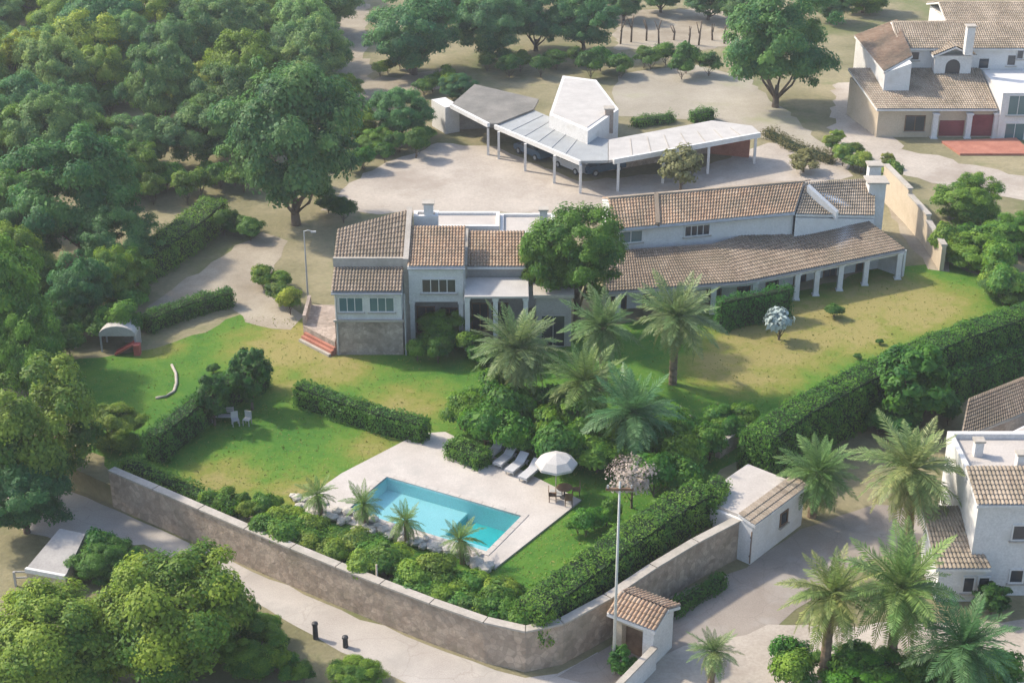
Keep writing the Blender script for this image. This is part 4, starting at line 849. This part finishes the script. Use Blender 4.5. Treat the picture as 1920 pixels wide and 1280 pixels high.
# ---------------------------------------------------------------- trees
plant('umbrella_pine', 'pine0', 546, 275, 296, 'huge round dark tree left of the gravel court, lit on its left shoulder', 'tree', None, (.95, 1.0, .85), 1.25)
plant('pine_tree', 'pine1', 140, 370, 255, 'big dome-shaped tree at the left, brighter green on its upper rim', 'tree', None, (.85, 1.05, .75), 1.1)
plant('bushy_tree', 'pine2', 752, 212, 130, 'dense dark green bushy tree left of the carport', 'tree', None, (.7, 1.0, .8), .9)
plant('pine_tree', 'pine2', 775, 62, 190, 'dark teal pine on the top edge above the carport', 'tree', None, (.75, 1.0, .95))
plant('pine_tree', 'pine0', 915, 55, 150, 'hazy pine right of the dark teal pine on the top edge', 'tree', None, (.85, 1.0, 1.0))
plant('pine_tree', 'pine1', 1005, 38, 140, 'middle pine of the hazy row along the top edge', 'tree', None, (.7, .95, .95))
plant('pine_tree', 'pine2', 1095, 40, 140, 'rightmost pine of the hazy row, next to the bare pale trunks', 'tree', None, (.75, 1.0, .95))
plant('pine_tree', 'pine1', 1462, 92, 222, 'tall green pine between the sandy court and the hill house', 'tree', None, (1.05, 1.15, .85), 1.2)
plant('broadleaf_tree', 'broad0', 60, 800, 280, 'large tree at the left edge beside the left lawn, yellow-green top', 'tree', None, (1.0, 1.0, 1.0), 1.1)
plant('broadleaf_tree', 'pine0', 40, 930, 210, 'dark tree at the left edge above the end of the road', 'tree', None, (.55, .8, .7), .9, 0)
plant('broadleaf_tree', 'broad1', 215, 800, 120, 'small yellow-green tree at the left lawn\'s near edge', 'tree', None, (1.1, 1.05, .9), .8)
plant('broadleaf_tree', 'broad2', 322, 1165, 310, 'large leafy tree at the bottom left beside the road', 'tree', None, (1.15, 1.12, .85), 1.0, 0)
plant('broadleaf_tree', 'broad1', 95, 1215, 290, 'bright yellow-green tree in the bottom left corner', 'tree', None, (1.25, 1.2, 1.0), .9, 0)
plant('broadleaf_tree', 'broad0', 470, 1210, 150, 'smaller tree between the leafy bottom-left tree and the road', 'tree', None, (.8, .95, .8), .8, 0)
plant('spreading_tree', 'spread0', 1084, 478, 200, 'dark spreading tree between the villa and the long house', 'tree', None, (.55, .8, .6), 1.0)
plant('spreading_tree', 'spread0', 1030, 492, 115, 'light green tree top pressed against the villa\'s orange roof', 'tree', None, (.95, 1.05, .8), 1.45)
plant('topiary_tree', 'topiary0', 1716, 715, 150, 'round dark clipped tree standing in the long hedge', 'tree', None, (.65, .9, .75), .9, 0)
plant('olive_tree', 'olive0', 1278, 312, 95, 'pale olive tree in front of the carport\'s white arm', 'tree', None, (1, 1, 1), .9)
plant('olive_tree', 'olive1', 1508, 300, 70, 'small olive bush at the right end of the gravel court', 'tree', None, (1.05, 1, .9), .6)
plant('blossom_tree', 'pink0', 1187, 890, 118, 'bare pinkish tree right of the parasol', 'tree')
plant('silver_shrub', 'blue0', 1463, 602, 62, 'silvery blue shrub alone on the dry right lawn', 'shrub', None, (1, 1, 1), 1.2)
plant('broadleaf_tree', 'broad1', 830, 615, 105, 'green small tree in front of the villa\'s white oriel', 'tree', None, (.75, 1.0, .75), .75)
plant('broadleaf_tree', 'broad0', 1815, 375, 140, 'bright green tree at the right edge below the hill house', 'tree', None, (.95, 1.1, .9), .75)
plant('broadleaf_tree', 'broad2', 1905, 440, 120, 'green tree at the right edge behind the lawn', 'tree', None, (.7, 1.0, .8), .75)
plant('broadleaf_tree', 'broad1', 1835, 475, 120, 'light green tree at the far right corner of the lawn', 'tree', None, (1.0, 1.15, .9), .7)
plant('broadleaf_tree', 'broad2', 1890, 540, 110, 'greyish tree at the right end of the long hedge', 'tree', None, (1.1, 1.1, 1.4), .7)
plant('round_bush', 'topiary0', 1862, 1120, 80, 'round black-green bush against the white house', 'bush', None, (.35, .5, .5), .6, 0)
plant('broadleaf_tree', 'broad0', 1625, 1270, 190, 'bright green bush at the bottom edge under the palms', 'bush', None, (.7, 1.15, .7), .5, 0)
plant('broadleaf_tree', 'broad2', 665, 1265, 110, 'bright green bush at the bottom edge by the road', 'bush', None, (1.0, 1.1, .8), .55, 0)
plant('slim_cypress', 'topiary0', 1165, 1235, 60, 'dark clipped bush in front of the tiled gateway', 'bush', None, (.45, .75, .6), .8, 0)
plant('broadleaf_tree', 'broad1', -8, 585, 235, 'tall green tree at the left edge behind the rounded shelter', 'tree', None, (.75, 1.0, .85), 1.35)
plant('broadleaf_tree', 'broad2', 62, 668, 125, 'slim tall tree left of the rounded shelter', 'tree', None, (.7, 1.0, .85), 1.75)
plant('broadleaf_tree', 'pine2', 150, 545, 130, 'dark tall tree directly behind the rounded shelter', 'tree', None, (.6, .9, .8), 1.3)
plant('broadleaf_tree', 'broad0', 235, 520, 110, 'dark tree at the left end of the driveway', 'tree', None, (.65, .9, .8), 1.1)
plant('broadleaf_tree', 'broad2', 395, 215, 110, 'green tree pressed behind the huge round tree\'s left side', 'tree', None, (.8, 1.0, .85), 1.0)
plant('broadleaf_tree', 'broad1', 668, 235, 90, 'light green tree between the huge round tree and the dense bushy tree', 'tree', None, (1.2, 1.2, 1.0), .9)
plant('broadleaf_tree', 'broad0', 640, 165, 85, 'yellowish tree beside the pale track above the huge round tree', 'tree', None, (1.4, 1.3, 1.1), .8)
plant('broadleaf_tree', 'broad2', 705, 265, 70, 'small tree at the upper edge of the gravel court', 'tree', None, (.9, 1.1, .9), .8)
plant('broadleaf_tree', 'pine0', 860, 165, 75, 'dark small tree touching the carport\'s left roof', 'tree', None, (.6, .85, .85), .8)
plant('dark_cypress', 'topiary0', 468, 700, 86, 'dark rounded tree at the upper end of the slanting lawn hedge', 'tree', None, (.4, .65, .7), 1.15)
plant('dark_cypress', 'topiary0', 398, 742, 70, 'dark smaller tree halfway down the slanting lawn hedge', 'tree', None, (.4, .65, .7), 1.15)
# the wood on the upper left hillside
rnd = random.Random(3); wood_lab = 'one of the trees crowding the wood on the upper left hillside'
taken = [(538, 275, 120), (140, 370, 110), (775, 62, 75), (290, 225, 44), (330, 335, 52), (650, 110, 34), (660, 30, 34)]
wood = []
for row, py in enumerate((-50, -5, 45, 95, 150, 205, 265, 325, 390, 455, 510)):
    for c in range(-1, 8):
        px = c * 94 + (47 if row % 2 else 0) + rnd.uniform(-24, 24); y_ = py + rnd.uniform(-16, 16)
        if px > 680 - max(0, y_ - 60) * .55 and y_ > 60 or px > 640: continue
        if y_ > 380 and px > 235: continue
        if y_ > 300 and 260 < px: continue
        if any(math.hypot(px - a_, y_ - b_) < r_ for a_, b_, r_ in taken): continue
        wood.append((px, y_, row))
ORD = ['first', 'second', 'third', 'fourth', 'fifth', 'sixth', 'seventh', 'eighth', 'ninth', 'tenth', 'eleventh', 'twelfth', 'thirteenth', 'fourteenth', 'fifteenth', 'sixteenth', 'seventeenth', 'eighteenth', 'nineteenth', 'twentieth']
def nth(i): return ORD[i] if i < 20 else ('twenty-' + ORD[i - 20] if i < 29 else ('thirtieth' if i == 29 else ('thirty-' + ORD[i - 30] if i < 39 else ('fortieth' if i == 39 else ('forty-' + ORD[i - 40] if i < 49 else ('fiftieth' if i == 49 else ('fifty-' + ORD[i - 50] if i < 59 else ('sixtieth' if i == 59 else 'sixty-' + ORD[i - 60]))))))))
def wood_label(i, wd, key):
    r_ = wood[i][2]; k_ = sum(1 for q in wood if q[2] == r_ and q[0] < wood[i][0])
    return '%s %s tree, %s from the left in the wood\'s %s rank from the top' % ('large' if wd > 140 else 'small', 'leafy' if key[0] == 'b' else 'needly', nth(k_), nth(r_))
for i, (px, y_, _r) in enumerate(wood):
    light = y_ < 170  # far rows get brighter leaf tints: hazy light put into the colour
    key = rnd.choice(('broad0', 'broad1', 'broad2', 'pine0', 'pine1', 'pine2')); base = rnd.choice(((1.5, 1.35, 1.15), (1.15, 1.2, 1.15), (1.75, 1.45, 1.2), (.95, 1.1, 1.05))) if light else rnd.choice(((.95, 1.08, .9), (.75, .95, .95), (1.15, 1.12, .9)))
    wd = rnd.uniform(112, 172)
    plant('wood_tree', key, px, y_, wd, wood_label(i, wd, key), 'tree', 'trees of the upper left wood', vary(.2, base), rnd.uniform(.8, 1.35))
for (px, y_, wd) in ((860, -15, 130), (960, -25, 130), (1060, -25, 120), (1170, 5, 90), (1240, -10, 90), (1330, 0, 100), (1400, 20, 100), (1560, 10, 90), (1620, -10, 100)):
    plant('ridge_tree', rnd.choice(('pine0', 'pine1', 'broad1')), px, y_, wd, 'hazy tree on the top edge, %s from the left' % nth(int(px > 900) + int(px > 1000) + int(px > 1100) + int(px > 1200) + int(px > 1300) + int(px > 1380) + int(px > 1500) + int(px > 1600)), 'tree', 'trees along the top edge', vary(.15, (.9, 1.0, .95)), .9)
# bare pale trunks and dry fence at the top
rnd = random.Random(5)
sheet('upper_terrace', [(1150, 20), (1400, 15), (1410, 85), (1340, 92), (1160, 95)], UP + .014, 'dirt_path', .8)
for i in range(9):
    px = 1162 + i * 25 + rnd.uniform(-4, 4); x, y = G(px, 80 + rnd.uniform(-6, 6)); h = rnd.uniform(1.8, 3.4)
    a = MB(); a.tube([(x, y, UP - .2), (x + rnd.uniform(-.15, .15), y, UP + h * .6), (x + rnd.uniform(-.3, .3), y, UP + h)], [.13, .10, .06], 7); a.tube([(x, y, UP + h * .5), (x + rnd.uniform(-.8, .8), y + .3, UP + h * .95)], [.08, .04], 5)
    solo('bare_trunk', a, 'bark', 'thin bare trunk in the row at the top edge, %s from the left' % nth(i), 'tree trunk', 'bare trunks at the top edge', True)

# ---------------------------------------------------------------- hedges
hedge([(992, 1132), (1080, 1066), (1180, 994), (1270, 934), (1325, 906), (1356, 912)], 3.75, 2.3, 2.2, 'clipped hedge on the side wall from the corner to the hut', color=(1.05, 1.1, .9), lump=.25, seed=1)
hedge([(1418, 812), (1500, 757), (1600, 703), (1700, 656), (1800, 618), (1880, 590), (1960, 565)], 3.9, 3.9, 2.4, 'long tall dark hedge along the right side of the lawn', color=(.8, 1.0, .75), lump=.22, seed=2)
hedge([(1780, 700), (1860, 668), (1960, 630)], 2.2, 2.2, 1.6, 'lower hedge behind the long hedge at the right edge', color=(.55, .85, .75), seed=3)
hedge([(562, 715), (640, 742), (720, 767), (795, 785)], UP + 1.7, 1.7, 1.3, 'straight dark hedge across the lawn between house and pool', color=(.75, .95, .85), seed=4)
hedge([(848, 822), (880, 835), (905, 848)], UP + 1.2, 1.2, 1.5, 'short clipped hedge at the far edge of the pool deck', color=(.9, 1.0, 1.0), seed=5)
hedge([(270, 590), (350, 560), (430, 540)], UP + 1.4, 1.4, 1.4, 'dark hedge beside the driveway left of the lawn', color=(.6, .8, .75), seed=6)
hedge([(250, 478), (310, 440), (360, 405), (400, 372)], UP + 2.4, 2.4, 2.6, 'sunlit slanting hedge in front of the wood', color=(1.15, 1.15, .9), lump=.35, seed=7)
hedge([(284, 810), (342, 766), (398, 722), (446, 692), (490, 670)], UP + 2.2, 2.2, 1.4, 'dark slanting hedge crossing the left lawn', color=(.5, .75, .75), lump=.3, seed=8)
hedge([(1120, 1165), (1190, 1130), (1290, 1085), (1350, 1060)], .9, .9, .7, 'low dark strip hedge at the foot of the side wall', color=(.6, .85, .8), lump=.15, seed=9) if False else None
hedge([(1255, 1135), (1330, 1090), (1352, 1075)], .8, .8, .8, 'low dark hedge at the foot of the side wall by the lane', color=(.5, .75, .7), seed=10)
hedge([(236, 858), (306, 889), (374, 918), (432, 945)], UP + 1.0, 1.0, 1.2, 'rough low hedge behind the road wall at the lawn\'s near edge', color=(.9, 1.0, .85), lump=.35, seed=11)
hedge([(1350, 560), (1410, 548), (1480, 535)], UP + 2.6, 2.6, .9, 'dark green creeper screen on the veranda pillars', 'creeper_screen', color=(.4, .8, .7), lump=.25, seed=12, cat='creeper')
hedge([(1190, 222), (1260, 212)], UP + .9, .9, 1.2, 'left dark shrub row on the sandy court', color=(.7, .85, .8), lump=.3, seed=13)
hedge([(1300, 208), (1335, 203)], UP + 1.2, 1.2, 1.3, 'right dark shrub row on the sandy court', color=(.65, .85, .75), lump=.3, seed=14)
hedge([(1440, 240), (1500, 270), (1560, 290)], UP + .9, .9, 1.0, 'dry scrub row along the right edge of the sandy court', mat='leaf_olive', color=(.7, .65, .6), lump=.4, seed=15)

# ---------------------------------------------------------------- shrubs
rnd = random.Random(11)
def near_wall(x, y, m_=1.15):
    p_ = Vector((x, y)); ins = False
    for (x1, y1), (x2, y2) in zip(up, up[1:] + up[:1]):
        if (y1 > y) != (y2 > y) and x < (x2 - x1) * (y - y1) / (y2 - y1) + x1: ins = not ins
    if not ins: return True
    for a_, b_ in zip(wallw, wallw[1:]):
        A_, D_ = Vector(a_), Vector(b_) - Vector(a_); t_ = max(0, min(1, (p_ - A_).dot(D_) / D_.length_squared))
        if (p_ - A_ - D_ * t_).length < m_: return True
    return False
def near_deck(x, y):
    dk_ = [oT, oT2, oR, oB, oF, oL]; ins = False
    for (x1, y1), (x2, y2) in zip(dk_, dk_[1:] + dk_[:1]):
        if (y1 > y) != (y2 > y) and x < (x2 - x1) * (y - y1) / (y2 - y1) + x1: ins = not ins
        A_, D_ = Vector((x1, y1)), Vector((x2 - x1, y2 - y1)); t_ = max(0, min(1, (Vector((x, y)) - A_).dot(D_) / D_.length_squared))
        if (Vector((x, y)) - A_ - D_ * t_).length < 1.7: return True
    return ins
def shrubs(region, count, wrange, label, group, color=(1, 1, 1), z0=UP, keys=('shrub0', 'shrub1', 'shrub2', 'shrub3'), hk=(.8, 1.3)):
    (ax, ay), (bx_, by_), half = region
    for i in range(count):
        t = (i + rnd.random()) / count; o_ = rnd.uniform(-1, 1) * half; L = math.hypot(bx_ - ax, by_ - ay); nx, ny = -(by_ - ay) / L, (bx_ - ax) / L
        qx, qy = ax + (bx_ - ax) * t + nx * o_, ay + (by_ - ay) * t + ny * o_
        while z0 == UP and (near_wall(*G(qx, qy, UP + .9)) or (qy < 900 and near_deck(*G(qx, qy, UP + .9)))): qy -= 6
        plant('shrub', rnd.choice(keys), qx, qy, rnd.uniform(*wrange), '%s, %s from the %s' % (label, nth(i), 'left' if bx_ > ax else 'right'), 'shrub', group, vary(.2, color), rnd.uniform(*hk), z0)
shrubs(((500, 985), (985, 1150), 30), 58, (56, 96), 'leafy shrub of the green bank above the road wall', 'shrubs of the bank above the road wall', (1.05, 1.12, .9), UP, ('shrub0', 'shrub1', 'shrub2', 'shrub3'), (.6, .95))
shrubs(((865, 765), (1300, 850), 48), 52, (60, 115), 'leafy shrub in the dense planting under the palm grove', 'shrubs under the palm grove', (.75, 1.0, .75))
shrubs(((1240, 800), (1400, 800), 30), 10, (50, 80), 'shrub by the pale vee-shaped garden walls', 'shrubs by the vee-shaped walls', (.7, .95, .75))
shrubs(((780, 640), (1020, 660), 16), 10, (45, 75), 'shrub at the foot of the villa\'s garden front', 'shrubs at the villa\'s front', (.65, .9, .7))
shrubs(((390, 930), (560, 960), 14), 10, (32, 56), 'small shrub on the dry strip behind the road wall', 'shrubs on the dry strip', (1.0, 1.05, .85))
shrubs(((490, 500), (550, 570), 14), 7, (40, 62), 'yellow-green shrub beside the driveway bend', 'shrubs at the driveway bend', (1.25, 1.15, 1.0))
shrubs(((1780, 430), (1910, 520), 26), 12, (45, 85), 'light green shrub at the right end of the lawn', 'shrubs at the lawn\'s right end', (1.1, 1.15, 1.0))
shrubs(((1560, 250), (1680, 330), 26), 12, (30, 50), 'dry scrub bush on the bank below the hill house', 'scrub below the hill house', (1.3, 1.1, 1.1))
shrubs(((240, 560), (60, 640), 40), 12, (50, 90), 'dark undergrowth bush behind the rounded shelter', 'undergrowth behind the shelter', (.55, .85, .8))
shrubs(((700, 120), (860, 150), 24), 8, (35, 60), 'scrub bush on the pale track at the top', 'scrub on the track', (1.0, 1.0, .9))
shrubs(((900, 110), (1330, 110), 14), 18, (40, 62), 'dark bush in the shaded row behind the sandy court', 'bushes behind the sandy court', (.55, .75, .8))
shrubs(((1450, 1240), (1900, 1270), 20), 12, (60, 110), 'green shrub along the bottom edge under the palms', 'shrubs at the bottom edge', (.8, 1.0, .8), 0)
shrubs(((1620, 780), (1790, 760), 20), 8, (50, 90), 'dark shrub below the long hedge', 'shrubs below the long hedge', (.5, .75, .75), 0)
shrubs(((1090, 990), (1150, 950), 14), 5, (45, 70), 'green shrub at the right edge of the pool deck', 'shrubs right of the pool deck', (.7, 1.0, .75))
shrubs(((460, 1150), (570, 1275), 18), 8, (50, 80), 'roadside bush on the near side of the road', 'roadside bushes', (.95, 1.05, .85), 0)
for (px, py, wd, lb) in ((1565, 582, 42, 'small green bush on the far side of the dry lawn'), (1650, 640, 18, 'tiny dark bush on the dry lawn nearest the hedge\'s middle'), (1608, 668, 20, 'tiny dark bush on the dry lawn left of another'), (400, 690, 30, 'brownish small bush on the left lawn')):
    plant('shrub', 'shrub1', px, py, wd, lb, 'shrub', None, (.6, .8, .6), .8)

shrubs(((20, 160), (600, 160), 60), 22, (45, 85), 'undergrowth bush between the trees of the wood', 'undergrowth of the wood', (.85, 1.0, .85))
shrubs(((250, 350), (470, 330), 18), 12, (40, 75), 'bush on the bare patch in front of the wood', 'bushes on the bare patch', (.8, .95, .8))
shrubs(((420, 400), (480, 440), 14), 6, (40, 70), 'dark bush under the huge round tree', 'bushes under the huge tree', (.5, .75, .75))
shrubs(((640, 300), (800, 255), 10), 8, (35, 60), 'dark bush along the gravel court\'s upper left edge', 'bushes along the gravel court', (.55, .8, .75))
shrubs(((590, 330), (640, 400), 14), 6, (40, 60), 'dark bush between the huge tree and the villa', 'bushes by the villa\'s back', (.5, .75, .75))
ST = thing('roadside_shed', (*G(100, 1050, 0), 0), 'low shed with pale grey roof left of the road end, half hidden by trees', 'shed')
sq = [G3(48, 1066, 1.2), G3(122, 1080, 1.2), G3(160, 1000, 1.9), G3(112, 990, 1.9)]
a = MB(); a.prism([p_[:2] for p_ in sq], -.1, [p_[2] - .15 for p_ in sq]); part('wall', a, 'plaster_cream', ST)
a = MB(); a.slab(sq, .14); part('roof', a, 'plaster_grey', ST)
a = MB(); a.seg(sq[0][:2], sq[1][:2], 1.0, 1.28, .2); part('fascia', a, 'plaster_white', ST)
shrubs(((170, 1015), (250, 1040), 10), 5, (50, 80), 'dark bush behind the grey-roofed roadside shed', 'bushes behind the roadside shed', (.5, .8, .75), 0)
plant('broadleaf_tree', 'broad1', 190, 1052, 120, 'dark green tree right of the grey-roofed roadside shed', 'tree', None, (.55, .85, .8), .75, 0)
RL = thing('white_rail', (*G(60, 1085, 0), 0), 'white low rail fence in front of the grey-roofed roadside shed', 'fence')
for k in range(4): x, y = G(30 + 28 * k, 1098 - 1 * k, 0); m_ = MB(); m_.box(x - .06, x + .06, y - .06, y + .06, -.1, 1.0); part('post', m_, 'canvas_white', RL)
for z_ in (.45, .85): m_ = MB(); m_.seg(G(28, 1096, 0), G(116, 1093, 0), z_, z_ + .1, .05); part('rail', m_, 'canvas_white', RL)
# ---------------------------------------------------------------- rocks by the pool
def rock_mesh(seed):
    rg = random.Random(seed); import bmesh
    bm = bmesh.new(); bmesh.ops.create_icosphere(bm, subdivisions=1, radius=1)
    for v in bm.verts: v.co *= rg.uniform(.72, 1.12); v.co.z *= .62
    me = bpy.data.meshes.new('boulder'); bm.to_mesh(me); bm.free(); me.materials.append(MATS['rock']); return me
RK = [rock_mesh(i) for i in range(5)]
NB = 69
for i in range(NB):
    t = (i + rnd.random()) / NB; px = 540 + (925 - 540) * t + rnd.uniform(-9, 9); py = 938 + (1062 - 938) * t + rnd.uniform(-16, 14)
    x, y = G(px, py, UP + .1); o = bpy.data.objects.new('boulder', RK[i % 5]); s = rnd.uniform(.2, .5); o.location = (x, y, DZ + s * .25); o.scale = (s, s, s); o.rotation_euler = (0, 0, rnd.uniform(0, 6)); col.objects.link(o)
    tag(o, 'pale boulder of the rock bed between pool and green bank, %s from the left' % nth(i), 'boulder', 'boulders of the rock bed')
# ---------------------------------------------------------------- rough grass
rng = np.random.default_rng(4); n_ = 30000
px = rng.uniform(60, 1915, n_); py = rng.uniform(500, 1120, n_)
xy = np.array([G(a_, b_) for a_, b_ in zip(px, py)])
lw = [v.co.xy for v in bpy.data.objects['lawn'].data.vertices]
lp = np.array([tuple(v) for v in lw])
def inside(P, poly):
    r_ = np.zeros(len(P), bool); x, y = P[:, 0], P[:, 1]
    for i in range(len(poly)):
        x1, y1 = poly[i]; x2, y2 = poly[i - 1]
        c = ((y1 > y) != (y2 > y)) & (x < (x2 - x1) * (y - y1) / (y2 - y1 + 1e-12) + x1); r_ ^= c
    return r_
dk = np.array([oT, oT2, oR, oB, oF, oL]); k_ = inside(xy, lp) & ~inside(xy, dk); xy = xy[k_]
P = np.stack([xy[:, 0], xy[:, 1], np.full(len(xy), UP + .035)], 1); N = rng.normal(0, .55, (len(xy), 3)) + np.array([0, -.2, .8])
me = leaf_mesh('grass', P, N, .06, rng.uniform(0, 1, len(xy)) * .6 + .2 * np.sin(xy[:, 0] * .4) * np.sin(xy[:, 1] * .5) + .2, 'grass_blade', 1.9, 9)
g = bpy.data.objects.new('grass', me); col.objects.link(g); tag(g, 'rough tufts of grass over the garden lawns', 'grass', None, 'stuff')

# ---------------------------------------------------------------- thin summer haze
m = bpy.data.materials.new('haze'); m.use_nodes = True; n = m.node_tree; n.nodes.remove(n.nodes['Principled BSDF'])
vp = n.nodes.new('ShaderNodeVolumePrincipled'); vp.inputs['Color'].default_value = (.93, .96, 1, 1); vp.inputs['Density'].default_value = .00032; vp.inputs['Anisotropy'].default_value = .2
link(n, vp.outputs[0], n.nodes['Material Output'].inputs['Volume'])
mb = MB(); mb.box(-899, 899, -299, 1399, -1.2, 62); hz_ = bpy.data.objects.new('haze', None)
me = bpy.data.meshes.new('haze'); me.from_pydata(mb.v, [], mb.f); me.materials.append(m); hz_ = bpy.data.objects.new('haze', me); col.objects.link(hz_)
tag(hz_, 'thin pale summer haze over the whole hillside', 'haze', None, 'stuff')
